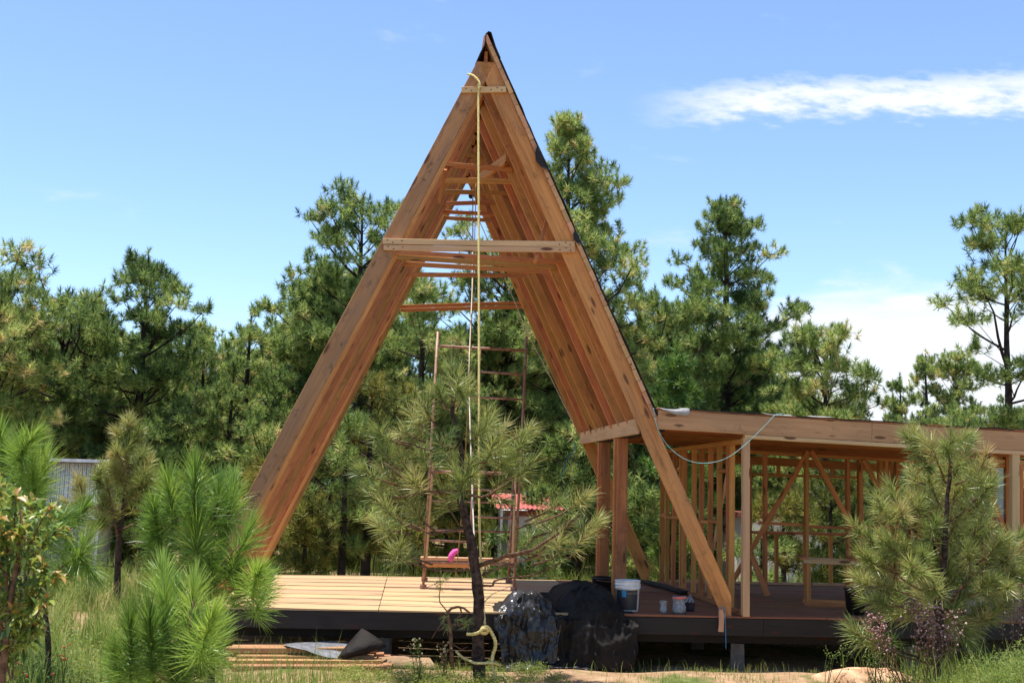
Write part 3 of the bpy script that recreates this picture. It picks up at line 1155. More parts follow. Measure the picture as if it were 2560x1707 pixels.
def background_trees():
    T = [
        ('pine_tree', 'broad olive pine cut off by the left edge of the picture', 8, 735, 23, 175, .30, 'round', 101, 1.1, 'needle_far', .52),
        ('pine_tree', 'tall dense pine, highest of the trees on the left', 372, 618, 25, 235, .30, 'cone', 102, 1.15, 'needle_far', .38),
        ('pine_tree', 'many-topped pine just left of the tallest left-hand pine', 168, 752, 25, 165, .28, 'round', 103, 1.0, 'needle_far', .48),
        ('pine_tree', 'slim pine with a bare dark trunk and tufted spire near the sloping rafter', 625, 757, 27, 105, .30, 'open', 104, 1.1, 'needle_far', .55),
        ('pine_tree', 'low yellowish pine between the tall left pine and the slim one', 512, 808, 31, 125, .25, 'open', 105, 1.1, 'needle_far', .58),
        ('pine_tree', 'tall pine behind the left leg of the A-frame', 905, 492, 27, 260, .26, 'open', 106, 1.25, 'needle_far', .50),
        ('pine_tree', 'tallest pine, thick trunked, rising behind the right roof slope', 1424, 288, 25.5, 250, .34, 'cone', 107, 1.2, 'needle_far', .50),
        ('pine_tree', 'pointed dark pine standing above the flat roof', 1812, 492, 29, 255, .26, 'cone', 108, 1.25, 'needle_far', .36),
        ('pine_tree', 'rounded yellow-green pine at the right of the pointed dark pine', 2062, 838, 24, 125, .22, 'round', 109, 1.2, 'needle_far', .60),
        ('pine_tree', 'olive pine filling the gap between the tallest and the pointed pine', 1668, 760, 27, 165, .28, 'round', 110, 1.1, 'needle_far', .52),
        ('pine_tree', 'tall bare-trunked pine with an open crown at the right edge', 2508, 540, 23, 240, .42, 'open', 131, 1.3, 'needle_far', .58),
        ('pine_tree', 'small distant pine, left one of three over the flat roof', 2255, 930, 38, 62, .25, 'open', 112, 1.1, 'needle_far', .48),
        ('pine_tree', 'small distant pine, middle and tallest of three over the flat roof', 2312, 870, 38, 60, .25, 'open', 113, 1.1, 'needle_far', .52),
        ('pine_tree', 'small distant pine, right one of three over the flat roof', 2390, 905, 38, 75, .25, 'round', 114, 1.0, 'needle_far', .50),
        ('pine_tree', 'crooked pine seen through the A-frame, left of the ropes', 1065, 690, 24, 185, .26, 'open', 115, 1.2, 'needle_far', .60),
        ('pine_tree', 'dark pine seen through the A-frame, behind the scaffold', 1265, 640, 26, 190, .22, 'round', 116, 1.1, 'needle_far', .42),
        ('pine_tree', 'yellowish pine seen through the A-frame low on the left', 935, 925, 21, 120, .22, 'round', 117, 1.1, 'needle_yellow', .40),
        ('young_pine', 'young pine with a straight dark trunk just behind the deck', 872, 1012, 19.5, 105, .30, 'open', 118, 1.0, 'needle_far', .45),
        ('young_pine', 'small yellow-green pine peeking out at the left rafter foot', 672, 1088, 20, 70, .12, 'cone', 119, 1.1, 'needle_yellow', .55),
        ('young_pine', 'bright yellow-green young pine behind the left rafter foot', 770, 1210, 19, 62, .10, 'cone', 120, 1.1, 'needle_yellow', .38),
        ('young_pine', 'fresh green young pine above the corner where slope meets flat roof', 1690, 858, 20.5, 85, .15, 'cone', 121, 1.1, 'needle_bright', .35),
        ('young_pine', 'yellowish bushy young pine seen through the wing left of the bench', 1960, 1205, 20, 62, .15, 'round', 122, 1.0, 'needle_yellow', .35),
        ('young_pine', 'yellow-green young pine seen through the wing above the bench', 2075, 1150, 21, 75, .15, 'round', 123, 1.0, 'needle_yellow', .30),
        ('young_pine', 'low bush-like young pine in front of the white cabin behind the wing', 1905, 1318, 19, 55, .05, 'round', 125, 1.0, 'needle_far', .5),
        ('young_pine', 'low bush-like young pine in front of the red-roofed hut', 1325, 1300, 19, 62, .05, 'round', 126, 1.0, 'needle_far', .4),
        ('young_pine', 'green young pine seen between the posts at the roof foot', 1600, 1180, 20, 55, .12, 'cone', 124, 1.0, 'needle_far', .5),
    ]
    for (nm, lab, px, py, D, hp, zb, st, seed, dens, mt, t0) in T:
        pine_at(nm, lab, px, py, D, hp, zb, st, seed, dens, mt, t0,
                trunk_r=.17 if seed == 107 else (.13 if seed in (131,) else None), foot_px=1422 if seed == 107 else (2532 if seed == 131 else None))
    # the wood behind: shared shapes
    protos = []
    for i, (H, zb, W, st, t0) in enumerate(((7.2, 1.6, 1.9, 'round', .42), (6.3, 1.2, 1.7, 'cone', .47), (7.8, 1.9, 2.0, 'open', .45), (5.6, .9, 1.7, 'round', .52))):
        mb, nn = pine_shape(300+i, H, zb, W, 1.0, .19, .024, 36, st, t0)
        protos.append((raw_mesh('trunk', mb.V, mb.F, M['bark_far'], True), tri_mesh('crown', nn[0], nn[1], M['needle_far'], nn[2]), H))
    rng = random.Random(77)
    skyline = [(0, 800), (150, 830), (300, 800), (420, 800), (520, 860), (600, 880), (700, 860), (800, 780), (900, 700), (1000, 800), (1150, 860), (1300, 800), (1500, 800),
               (1700, 860), (1900, 900), (2000, 980), (2120, 1010), (2200, 1040), (2300, 1010), (2450, 1030), (2600, 1020)]

    def sky_y(px):
        for (a, b), (c, d) in zip(skyline, skyline[1:]):
            if a <= px <= c:
                return b+(d-b)*(px-a)/(c-a)
        return 950
    spots = []
    for D in (27, 31, 35, 40, 46, 53):
        step = 2.5/D*F_PX
        px = -260+rng.uniform(0, step)
        while px < 2850:
            spots.append((px+rng.uniform(-.25, .25)*step, D+rng.uniform(-1.8, 1.8)))
            px += step*rng.uniform(.85, 1.25)
    for k, (px, D) in enumerate(spots):
        m1, m2, H = protos[k % 4]
        y = D+CAM[1]
        ptop = sky_y(min(2590, max(0, px)))+rng.uniform(10, 120)
        top = at(px, ptop, y)
        fz = gz(top.x, y)
        sc = max(.45, min(1.5, (top.z-fz)/H))
        right = px > 1960
        add_pine('pine_tree', 'one of many alike pines in the dense wood closing the background', Vector((top.x, y, fz-.05)), None, None, None,
                 'pines of the dense wood behind the house', rng.uniform(0, 6.28), sc, (m1, m2))


background_trees()


def understory():
    protos = []
    for i, (H, W, st, mt, t0) in enumerate(((2.4, .95, 'round', 'needle_yellow', .30), (2.0, .85, 'cone', 'needle_far', .5), (2.8, 1.0, 'round', 'needle_far', .42))):
        mb, nn = pine_shape(400+i, H, .25, W, 1.0, .18, .018, 36, st, t0)
        protos.append((raw_mesh('trunk', mb.V, mb.F, M['bark_far'], True), tri_mesh('crown', nn[0], nn[1], M[mt], nn[2])))
    rng = random.Random(5)
    for k in range(64):
        D = rng.uniform(21.5, 38)
        px = -150+2900*(k+rng.random())/64
        if (30 < px < 300) or (1225 < px < 1405) or (1855 < px < 1965):
            D += 12
        y = D+CAM[1]
        x = at(px, 1400, y).x
        add_pine('young_pine', 'one of many alike low young pines between the trunks behind the house', Vector((x, y, gz(x, y)-.05)), None, None, None,
                 'young pines of the understorey', rng.uniform(0, 6.28), rng.uniform(.55, 1.15), protos[k % 3])


understory()


# ---------------------------------------------------------------- near pines, shoot by shoot
def near_pine(name, label, y0, trunk, limbs, shoots, nlen, per, nw, mat, seed, tr=(.045, .02), tint0=.45, two=True, shoot_len=.16, bark='bark', dy=.5, extra=0, spread=(82, 14), droop=.12, z_foot=None):
    """trunk: photo polyline; limbs: list of (polyline px, r); shoots: (bx,by,tx,ty[,scale])"""
    rng = np.random.default_rng(seed)
    tp = [at(x, y, y0) for x, y in trunk]
    if z_foot is not None:
        tp[0].z = z_foot
    foot = tp[0].copy()
    root = empty(name, foot, label, 'tree' if 'pine' in name else 'plant')
    mb = MB()
    n = len(tp)
    rad = [tr[0]+(tr[1]-tr[0])*i/(n-1) for i in range(n)]
    # finer trunk with knobbly bark
    pts, rr = [], []
    for i in range(n-1):
        for q in range(4):
            pts.append(tp[i].lerp(tp[i+1], q/4)+Vector(rng.normal(0, .004, 3)))
            rr.append((rad[i]+(rad[i+1]-rad[i])*q/4)*rng.uniform(.93, 1.08))
    pts.append(tp[-1])
    rr.append(rad[-1])
    mb.tube(pts, rr, 10)
    mb.build('trunk', M[bark], root, True)
    lb = MB()
    tips, axes, tin, sh, nls = [], [], [], [], []
    for poly, r, d0, d1 in limbs:
        m = len(poly)
        P_ = [at(x, yy, y0+d0+(d1-d0)*i/(m-1)) for i, (x, yy) in enumerate(poly)]
        fine = []
        for i in range(m-1):
            for q in range(3):
                fine.append(P_[i].lerp(P_[i+1], q/3)+Vector(rng.normal(0, .005, 3)))
        fine.append(P_[-1])
        lb.tube(fine, [r*(1-.6*i/(len(fine)-1)) for i in range(len(fine))], 6)
    for s in shoots:
        bx, by, tx, ty = s[:4]
        k = s[4] if len(s) > 4 else 1.0
        d = rng.uniform(-dy, dy)
        d2 = d + rng.uniform(-.12, .12)
        b, t = at(bx, by, y0+d*.5), at(tx, ty, y0+d2)
        mid = b.lerp(t, .55)+Vector((0, 0, -.03))
        lb.tube([b, mid, t], [.011*k, .009*k, .006*k], 5)
        ax = (t-mid).normalized()
        tips.append(t)
        axes.append(ax+Vector((0, 0, .25)))
        tin.append(tint0+rng.normal(0, .12))
        sh.append(shoot_len*k*rng.uniform(.8, 1.25))
        nls.append(nlen*k*rng.uniform(.85, 1.12))
        for e in range(extra):
            f = rng.uniform(.45, .95)
            p = b.lerp(t, f)
            dv = (ax + Vector(rng.normal(0, .75, 3))).normalized()
            q = p+dv*rng.uniform(.08, .20)*k
            lb.tube([p, q], [.006*k, .004*k], 4)
            tips.append(q)
            axes.append(dv+Vector((0, 0, .3)))
            tin.append(tint0+rng.normal(-.02, .14))
            sh.append(shoot_len*k*rng.uniform(.5, 1.0))
            nls.append(nlen*k*rng.uniform(.75, 1.0))
    lb.build('branches', M['twig'], root, True)
    V, T, t_ = brushes(rng, np.array(tips), np.array(axes), np.array(sh), np.array(nls), per, nw, np.array(tin), two=two, spread=spread, droop=droop)
    put('needles', tri_mesh('needles', V, T, M[mat], t_), root)
    return root


def build_near_pines():
    # the small pine in front of the deck
    c = lambda x, y: (850+.5465*x, 850+.5465*y)
    tips = [(510, 120), (585, 190), (450, 230), (545, 160), (380, 285), (290, 395), (170, 420), (110, 590), (130, 700), (250, 500), (440, 455), (330, 640), (230, 790), (470, 690),
            (290, 955), (340, 770), (190, 500), (200, 600), (320, 330), (160, 830), (700, 350), (760, 390), (860, 410), (830, 480), (700, 470), (800, 580), (590, 560), (740, 660), (650, 400),
            (630, 560), (880, 560), (1000, 740), (1100, 735), (1180, 825), (1130, 895), (940, 790), (960, 925), (1035, 955), (880, 900), (1060, 820), (380, 520), (500, 500), (280, 700), (230, 960), (760, 520), (560, 640)]
    hubs = [(510, 330), (560, 470), (540, 700), (590, 900), (640, 1020)]
    rng = random.Random(2)
    shoots = []
    for (x, y) in tips:
        # each shoot leaves from a point part way to the trunk
        hx, hy = min(hubs, key=lambda h: abs(h[1]-y-120)+.15*abs(h[0]-x))
        f = .62 if abs(x-hx) > 150 else .3
        bx, by = hx+(x-hx)*f, hy+(y+40-hy)*f + rng.uniform(0, 30)
        shoots.append((*c(bx, by), *c(x, y), 1.0))
    limb = [([c(540, 700), c(420, 690), c(300, 640), c(200, 560)], .018, 0, -.25), ([c(540, 700), c(400, 700), c(260, 720), c(160, 720)], .016, 0, .3),
            ([c(560, 860), c(420, 890), c(320, 840), c(240, 820)], .016, 0, -.2), ([c(560, 480), c(440, 520), c(330, 470), (930, 1090)], .014, 0, .2),
            ([c(545, 700), c(650, 720), c(760, 660), c(840, 590)], .017, 0, .25), ([c(560, 560), c(680, 560), c(760, 470), c(840, 430)], .015, 0, -.2),
            ([c(640, 1030), c(760, 985), c(880, 960), c(1000, 880), c(1100, 800)], .022, 0, -.3), ([c(700, 1000), c(850, 980), c(960, 990), c(1040, 960)], .013, -.1, .2),
            ([c(645, 1120), c(690, 1125), c(720, 1095), c(880, 1075), c(990, 1030), c(1100, 960)], .014, 0, .25), ([c(650, 1080), c(750, 1030), c(820, 1040)], .012, 0, -.2),
            ([c(600, 1050), c(480, 1055), c(400, 1040), c(300, 980)], .013, 0, -.15), ([c(520, 340), c(450, 280), c(400, 300)], .010, 0, .1), ([c(510, 330), c(560, 260), c(585, 200)], .012, 0, .05)]
    near_pine('pine_sapling', 'small open pine in front of the deck with a yellow rope tied round its trunk', -1.15,
              [c(640, 1560), c(632, 1400), c(636, 1180), c(610, 980), c(575, 830), c(545, 700), c(560, 520), c(515, 340), c(510, 190)],
              limb, shoots, .215, 84, .0066, 'needle_mid', 5, (.070, .013), .58, extra=1, shoot_len=.20, dy=.5, z_foot=gz(0, -1.15)-.1)
    # the bushy pine at the right
    c2 = lambda x, y: (1908+.4828*x, 975+.4828*y)
    tips = [(775, 235), (870, 265), (970, 235), (1060, 265), (820, 340), (1130, 395), (760, 430), (1000, 490), (1140, 550), (1050, 590), (670, 555), (780, 590), (560, 760), (650, 790),
            (520, 750), (850, 720), (700, 640), (1130, 690), (480, 960), (640, 990), (880, 990), (760, 890), (1030, 790), (1180, 890), (1290, 840), (1340, 740), (1300, 950), (1050, 1040),
            (1160, 990), (960, 880), (1080, 850), (920, 420), (1080, 420), (900, 560), (960, 330), (580, 880), (720, 780), (820, 830), (1220, 780), (1180, 480), (500, 850), (1250, 1010), (930, 1000),
            (600, 1090), (700, 1140), (1000, 1120), (1100, 1150), (1240, 1110), (860, 1110), (1050, 1230), (960, 1220), (1180, 1180), (620, 620), (1180, 620), (1000, 650), (1100, 760), (870, 480), (1370, 830), (1400, 930)]
    hubs = [(960, 480), (945, 650), (940, 800), (930, 960), (920, 1080)]
    shoots = []
    for (x, y) in tips:
        hx, hy = min(hubs, key=lambda h: abs(h[1]-y-130)+.1*abs(h[0]-x))
        f = .6 if abs(x-hx) > 130 else .3
        shoots.append((*c2(hx+(x-hx)*f, hy+(y+40-hy)*f+rng.uniform(0, 30)), *c2(x, y), 1.0))
    shoots.append((*c2(800, 1380), *c2(470, 1250), 1.15))
    shoots.append((*c2(700, 1330), *c2(560, 1300), .8))
    limb = [([c2(930, 1090), c2(800, 1030), c2(700, 960), c2(640, 880)], .016, 0, -.2), ([c2(930, 1000), c2(820, 880), c2(770, 750), c2(770, 640)], .015, 0, .2),
            ([c2(930, 900), c2(850, 640), c2(880, 620)], .012, 0, -.15), ([c2(1280, 1100), c2(1230, 980), c2(1160, 940)], .014, 0, .1),
            ([c2(960, 1100), c2(1080, 960), c2(1180, 930), c2(1300, 900)], .016, 0, -.25), ([c2(940, 1150), c2(760, 1140), c2(640, 1100)], .012, 0, .15),
            ([c2(900, 1420), c2(760, 1390), c2(640, 1340)], .012, 0, -.2), ([c2(945, 700), c2(1060, 620), c2(1130, 500)], .012, 0, .2)]
    near_pine('pine_sapling', 'bushy pine standing in front of the right end of the wing', -1.75,
              [c2(900, 1500), c2(915, 1250), c2(905, 1080), c2(940, 860), c2(945, 650), c2(965, 430), c2(970, 270)],
              limb, shoots, .205, 90, .0066, 'needle_mid', 8, (.05, .010), .56, extra=2, shoot_len=.20, dy=.5, z_foot=gz(5, -1.75)-.1)
    # bright saplings front left
    c3 = lambda x, y: (.451*x, 1000+.451*y)
    cc = lambda L: [(*c3(q[0], q[1]), *c3(q[2], q[3]), q[4]) for q in L]
    s1 = cc([(925, 1220, 905, 950, 1.0), (1050, 1260, 1078, 1030, 1.0), (905, 1330, 915, 1110, 1.0), (735, 1440, 722, 1230, 1.0), (1090, 1330, 1175, 1210, 1.0), (945, 1420, 925, 1300, .8),
             (770, 1480, 735, 1365, .9), (1040, 1520, 1015, 1420, .8), (1120, 1400, 1215, 1290, .9), (850, 1340, 828, 1190, .9), (985, 1260, 990, 1070, .95), (1000, 1400, 1060, 1270, .9), (680, 1500, 640, 1400, .8), (860, 1560, 840, 1470, .8)])
    near_pine('pine_sapling', 'small bright green pine sapling nearest the camera at lower left', -6.6,
              [c3(960, 1900), c3(955, 1700), c3(950, 1480), c3(930, 1250)], [([c3(955, 1500), c3(1020, 1380), c3(1060, 1200)], .010, 0, -.1), ([c3(955, 1560), c3(820, 1480), c3(740, 1400)], .010, 0, .12)],
              s1, .185, 400, .0044, 'needle_bright', 15, (.026, .012), .54, extra=0, shoot_len=.27, dy=.25, spread=(82, 8), droop=.05, z_foot=gz(-2.4, -6.6)-.1)
    s2 = cc([(1095, 860, 1088, 700, 1.25), (1080, 600, 1080, 400, 1.0), (985, 680, 935, 465, 1.0), (1190, 660, 1215, 475, .95), (1260, 680, 1288, 485, .95), (1270, 880, 1370, 740, 1.2),
             (1075, 760, 1060, 600, 1.0), (1380, 1000, 1435, 950, .9), (1180, 1040, 1170, 930, 1.0), (1420, 1090, 1478, 1020, .9), (1300, 1060, 1315, 960, .9), (930, 880, 850, 720, 1.05), (900, 720, 850, 590, .9), (1190, 880, 1230, 780, 1.0)])
    near_pine('pine_sapling', 'long-needled green pine sapling at the foot of the left rafter', -4.2,
              [c3(1180, 1800), c3(1170, 1400), c3(1130, 1000), c3(1090, 700)], [([c3(1170, 1150), c3(1290, 1050), c3(1420, 1000)], .012, 0, -.1), ([c3(1140, 1050), c3(980, 900), c3(900, 780)], .012, 0, .15), ([c3(1130, 1000), c3(1230, 900), c3(1330, 800)], .012, 0, -.15)],
              s2, .24, 380, .0052, 'needle_bright', 16, (.032, .012), .46, extra=0, shoot_len=.30, dy=.3, droop=.22, spread=(82, 10), z_foot=gz(-3, -4.2)-.1)
    s3 = cc([(120, 400, 120, 250, 1.0), (215, 520, 228, 350, 1.0), (400, 880, 470, 800, 1.2), (30, 400, 20, 230, 1.0), (360, 760, 400, 650, .9), (170, 620, 190, 500, 1.0), (90, 640, 80, 520, 1.0), (280, 760, 300, 640, .9), (60, 760, 50, 640, 1.0), (200, 860, 220, 760, 1.0)])
    near_pine('pine_sapling', 'green pine sapling behind the leafy shrub at the left edge', -3.6,
              [c3(270, 1800), c3(265, 1400), c3(250, 1050), c3(200, 700)], [([c3(255, 1060), c3(340, 930), c3(420, 860)], .012, 0, -.1), ([c3(250, 1000), c3(140, 780), c3(90, 640)], .012, 0, .15)],
              s3, .25, 220, .0054, 'needle_bright', 17, (.028, .010), .50, extra=1, shoot_len=.30, dy=.3, droop=.14, spread=(78, 10), z_foot=gz(-5, -3.6)-.1)
    # thin brownish pine further back on the left
    c3 = lambda x, y: (.451*x, 1000+.451*y)
    s4 = [(705, 250, 715, 110), (700, 300, 680, 200), (710, 300, 750, 210), (700, 380, 800, 290), (700, 330, 650, 280), (690, 420, 640, 350), (600, 520, 590, 430), (600, 480, 540, 430), (720, 480, 800, 400), (690, 550, 760, 480),
          (625, 640, 560, 580), (640, 700, 540, 650), (690, 600, 830, 330), (720, 540, 830, 470), (470, 560, 440, 470), (480, 620, 430, 560), (660, 620, 620, 560), (690, 480, 660, 400)]
    near_pine('young_pine', 'thin young pine with brownish tufts and a dark forked trunk on the left', 4.6,
              [c3(650, 990), c3(655, 860), c3(660, 740), c3(690, 560), c3(705, 350), c3(715, 160)],
              [([c3(655, 770), c3(640, 700), c3(620, 600), c3(595, 470)], .022, 0, -.2), ([c3(690, 560), c3(760, 530), c3(820, 440)], .02, 0, .2), ([c3(670, 720), c3(720, 690), c3(780, 680)], .015, 0, .2), ([c3(640, 920), c3(560, 912)], .012, 0, 0)],
              [(*c3(a, b), *c3(e, f)) for a, b, e, f in s4], .24, 90, .0085, 'needle_mid', 18, (.052, .015), .66, extra=3, shoot_len=.24, dy=.5, z_foot=gz(-5.9, 4.6)-.05)


build_near_pines()


# ---------------------------------------------------------------- leafy plants, weeds, grass
def leaf_arrays(rng, P, D, ln, wd, tint):
    """folded leaves (4 triangles): base P, direction D"""
    n = len(P)
    D = norm(D)
    side = norm(np.cross(D, np.array([0, 0, 1.0])+rng.normal(0, .35, (n, 3))))
    up = np.cross(side, D)
    m = P+D*(ln*.5)[:, None]
    tip = P+D*ln[:, None]-np.array([0, 0, 1.0])*(ln*.22)[:, None]
    sd = side*(wd*.5)[:, None]
    lift = up*(wd*.18)[:, None]
    V = np.stack([P, m-sd+lift, m, m+sd+lift, tip], 1).reshape(-1, 3)
    o = (np.arange(n)*5)[:, None]
    T = np.concatenate([o+np.array([[0, 2, 1]]), o+np.array([[0, 3, 2]]), o+np.array([[1, 2, 4]]), o+np.array([[2, 3, 4]])], 1).reshape(-1, 3)
    return V, T, np.repeat(np.clip(tint, 0, 1), 4)


def leafy_shrub():
    rng = np.random.default_rng(4)
    y0 = -7.3
    foot = at(20, 1600, y0)
    foot.z = gz(foot.x, y0)-.05
    root = empty('leafy_shrub', foot, 'leafy shrub with orange-tipped young leaves at the left edge', 'shrub')
    mb = MB()
    P, D, L, Wd, T = [], [], [], [], []
    tips = [(20, 1195), (60, 1235), (110, 1250), (10, 1300), (70, 1330), (150, 1270), (180, 1320), (120, 1370), (40, 1400), (170, 1440), (90, 1450), (20, 1480), (140, 1500), (60, 1530),
            (10, 1570), (110, 1570), (-40, 1260), (-60, 1400), (-50, 1500), (30, 1260), (90, 1300), (30, 1340), (130, 1420), (60, 1590), (-20, 1350), (50, 1470), (100, 1500)]
    stem_t = at(35, 1500, y0)
    mb.tube([foot, at(10, 1640, y0), at(30, 1480, y0), at(55, 1330, y0), at(50, 1250, y0)], [.018, .015, .012, .008, .004], 7)
    mb.tube([foot+Vector((.02, .05, 0)), at(0, 1560, y0+.2), at(-10, 1400, y0+.2)], [.02, .016, .008], 6)
    for (x, y) in tips:
        x -= 22
        dep = y0+rng.uniform(-.25, .3)
        t = at(x, y, dep)
        b = at(25+.25*x+rng.uniform(-10, 10), y+rng.uniform(70, 150), y0)
        mid = b.lerp(t, .6)+Vector((0, 0, .03))
        mb.tube([b, mid, t], [.006, .004, .002], 4)
        for k in range(70):
            f = rng.random()**.7
            p = b.lerp(mid, f/.6) if f < .6 else mid.lerp(t, (f-.6)/.4)
            p = p+Vector(rng.normal(0, .012, 3))
            d = (t-mid).normalized()*.6+Vector(rng.normal(0, .55, 3))+Vector((0, 0, -.05))
            P.append(p)
            D.append(d)
            L.append(rng.uniform(.045, .085))
            Wd.append(rng.uniform(.016, .027))
            T.append(rng.normal(.58, .17)+(.36 if f > .93 else 0))
    mb.build('stems', M['twig'], root, True)
    V, F, t = leaf_arrays(rng, np.array(P, float), np.array(D, float), np.array(L), np.array(Wd), np.array(T))
    put('foliage', tri_mesh('foliage', V, F, M['leaf'], t), root)


leafy_shrub()


def blades(rng, X, Y, h, w, bend=.5, tint0=.45):
    n = len(X)
    Z = np.array([gz(float(x), float(y)) for x, y in zip(X, Y)])
    az = rng.random(n)*6.283
    lean = rng.uniform(.1, bend, n)*h
    B = np.stack([X, Y, Z], 1)
    dv = np.stack([np.cos(az), np.sin(az), np.zeros(n)], 1)
    sd = np.stack([-np.sin(az+rng.normal(0, .5, n)), np.cos(az), np.zeros(n)], 1)*(w*.5)[:, None]
    m = B+np.array([0, 0, 1.0])*(h*.6)[:, None]+dv*(lean*.3)[:, None]
    tip = B+np.array([0, 0, 1.0])*h[:, None]+dv*lean[:, None]
    V = np.stack([B-sd, B+sd, m-sd*.7, m+sd*.7, tip], 1).reshape(-1, 3)
    o = (np.arange(n)*5)[:, None]
    T = np.concatenate([o+np.array([[0, 1, 3]]), o+np.array([[0, 3, 2]]), o+np.array([[2, 3, 4]])], 1).reshape(-1, 3)
    t = np.clip(rng.normal(tint0, .16, n), 0, 1)
    return V, T, np.repeat(t, 3)


def stuff(name, parts, mat, label, cat):
    off, Vs, Ts, ts = 0, [], [], []
    for V, T, t in parts:
        Vs.append(V)
        Ts.append(T+off)
        ts.append(t)
        off += len(V)
    o = put(name, tri_mesh(name, np.concatenate(Vs), np.concatenate(Ts), mat, np.concatenate(ts)))
    o['kind'] = 'stuff'
    return tag(o, label, cat)


def patchy(rng, n, x0, x1, y0, y1, thr, sc=.9, seed=0.0):
    X = rng.uniform(x0, x1, n*2)
    Y = rng.uniform(y0, y1, n*2)
    keep = np.array([mnoise.noise((x*sc, y*sc, seed)) > thr + rng.normal(0, .15) for x, y in zip(X, Y)])
    return X[keep][:n], Y[keep][:n]


def build_grass():
    rng = np.random.default_rng(9)
    # short turf in front of the deck
    X, Y = patchy(rng, 13000, -5, 9, -2.6, .02, .12, 1.3, 2.0)
    a = blades(rng, X, Y, rng.uniform(.02, .07, len(X)), np.full(len(X), .0055), .9, .62)
    X, Y = patchy(rng, 1500, -2, 7, -1.5, .05, .0, 1.5, 6.0)
    b = blades(rng, X, Y, rng.uniform(.06, .16, len(X)), np.full(len(X), .004), .8, .72)
    stuff('turf_grass', [a, b], M['grass'], 'short sunlit turf and dry blades in front of the deck', 'grass')
    # meadow behind the deck and down the left side
    parts = []
    for (n, x0, x1, y0, y1, h0, h1, thr) in ((16000, -9, 11, 4.8, 9, .16, .50, -.45), (15000, -14, 16, 9, 22, .25, .65, -.5)):
        X, Y = patchy(rng, n, x0, x1, y0, y1, thr, .6, 1.0)
        parts.append(blades(rng, X, Y, rng.uniform(h0, h1, len(X)), np.full(len(X), .010), .6, .52))
    stuff('meadow_grass', parts, M['grass'], 'tall pale meadow grass behind the deck', 'grass')
    parts = []
    X, Y = patchy(rng, 9000, -9, -3.45, -2.5, 6, .0, .8, 3.0)
    parts.append(blades(rng, X, Y, rng.uniform(.06, .26, len(X)), np.full(len(X), .007), .7, .50))
    for k in range(75):
        x, y = rng.uniform(-7.5, -3.6), rng.uniform(-1.4, 6)
        n = 55
        X, Y = x+rng.normal(0, .07, n), y+rng.normal(0, .07, n)
        parts.append(blades(rng, X, Y, rng.uniform(.22, .58, n), np.full(n, .008), .8, rng.uniform(.25, .8)))
    X, Y = patchy(rng, 7000, -6.0, -1.3, -6.5, -1.2, -.3, .9, 4.0)
    parts.append(blades(rng, X, Y, rng.uniform(.15, .55, len(X)), np.full(len(X), .006), .6, .50))
    X, Y = patchy(rng, 3000, 3.9, 8, -4.2, -.4, -.2, .9, 5.0)
    parts.append(blades(rng, X, Y, rng.uniform(.12, .45, len(X)), np.full(len(X), .006), .7, .50))
    stuff('wild_grass', parts, M['grass'], 'wild grass growing thick at the left and right of the clearing', 'grass')
    # low leafy ground cover
    Ps, Ds, Ls, Ws, Ts = [], [], [], [], []

    def clump(x, y, h, r, n, t0, l0=.02, l1=.045):
        z = gz(x, y)
        q = rng.random((n, 3))
        rad = r*np.sqrt(q[:, 0])
        a = q[:, 1]*6.283
        hh = h*q[:, 2]*(1-.5*(rad/r)**2)
        Ps.append(np.stack([x+rad*np.cos(a), y+rad*np.sin(a), z+hh], 1))
        d = np.stack([np.cos(a), np.sin(a), rng.uniform(.1, 1.1, n)], 1)+rng.normal(0, .5, (n, 3))
        Ds.append(d)
        Ls.append(rng.uniform(l0, l1, n))
        Ws.append(rng.uniform(.007, .014, n)*max(1, l1/.05))
        Ts.append(rng.normal(t0, .15, n))
    for k in range(95):                               # bottom right weeds
        x, y = rng.uniform(4.1, 8.0), rng.uniform(-2.6, -.5)
        clump(x, y, rng.uniform(.08, .34)*(.5+.5*min(1, (x-3.9)/1.3)), rng.uniform(.1, .22), 150, .52)
    for k in range(60):                               # yellow-green herbs at bottom centre
        x, y = rng.uniform(-1.35, .25), rng.uniform(-1.9, -.75)
        clump(x, y, rng.uniform(.08, .20), rng.uniform(.07, .14), 150, .66, .014, .032)
    for k in range(26):
        x, y = rng.uniform(.1, .9), rng.uniform(-1.2, -.3)
        clump(x, y, rng.uniform(.05, .13), rng.uniform(.08, .16), 120, .5, .012, .028)
    for k in range(230):                              # left side undergrowth
        x, y = rng.uniform(-6.2, -2.0), rng.uniform(-5.5, -.7)
        clump(x, y, rng.uniform(.1, .40), rng.uniform(.12, .28), 170, .55)
    for k in range(170):
        x, y = rng.uniform(-7.2, -3.5), rng.uniform(-1.2, 5)
        if mnoise.noise((x*.7, y*.7, 12)) > -.12:
            clump(x, y, rng.uniform(.10, .38), rng.uniform(.15, .34), 120, rng.uniform(.35, .65), .035, .085)
    for k in range(110):
        x, y = rng.uniform(-6.0, -2.5), rng.uniform(-4.6, -2.2)
        clump(x, y, rng.uniform(.14, .36), rng.uniform(.12, .26), 200, rng.uniform(.45, .72), .025, .06)
    for k in range(150):
        x, y = rng.uniform(2.9, 6.2), rng.uniform(-4.2, -2.4)
        q = (x-CAM[0])/(y-CAM[1])
        if q > .46:
            clump(x, y, rng.uniform(.22, .55)*min(1, .4+(q-.46)*7), rng.uniform(.12, .26), 260, .50, .02, .05)
    V, T, t = leaf_arrays(rng, np.concatenate(Ps), np.concatenate(Ds), np.concatenate(Ls), np.concatenate(Ws), np.concatenate(Ts))
    stuff('ground_cover', [(V, T, t)], M['herb'], 'low leafy weeds covering the foreground', 'weeds')


build_grass()


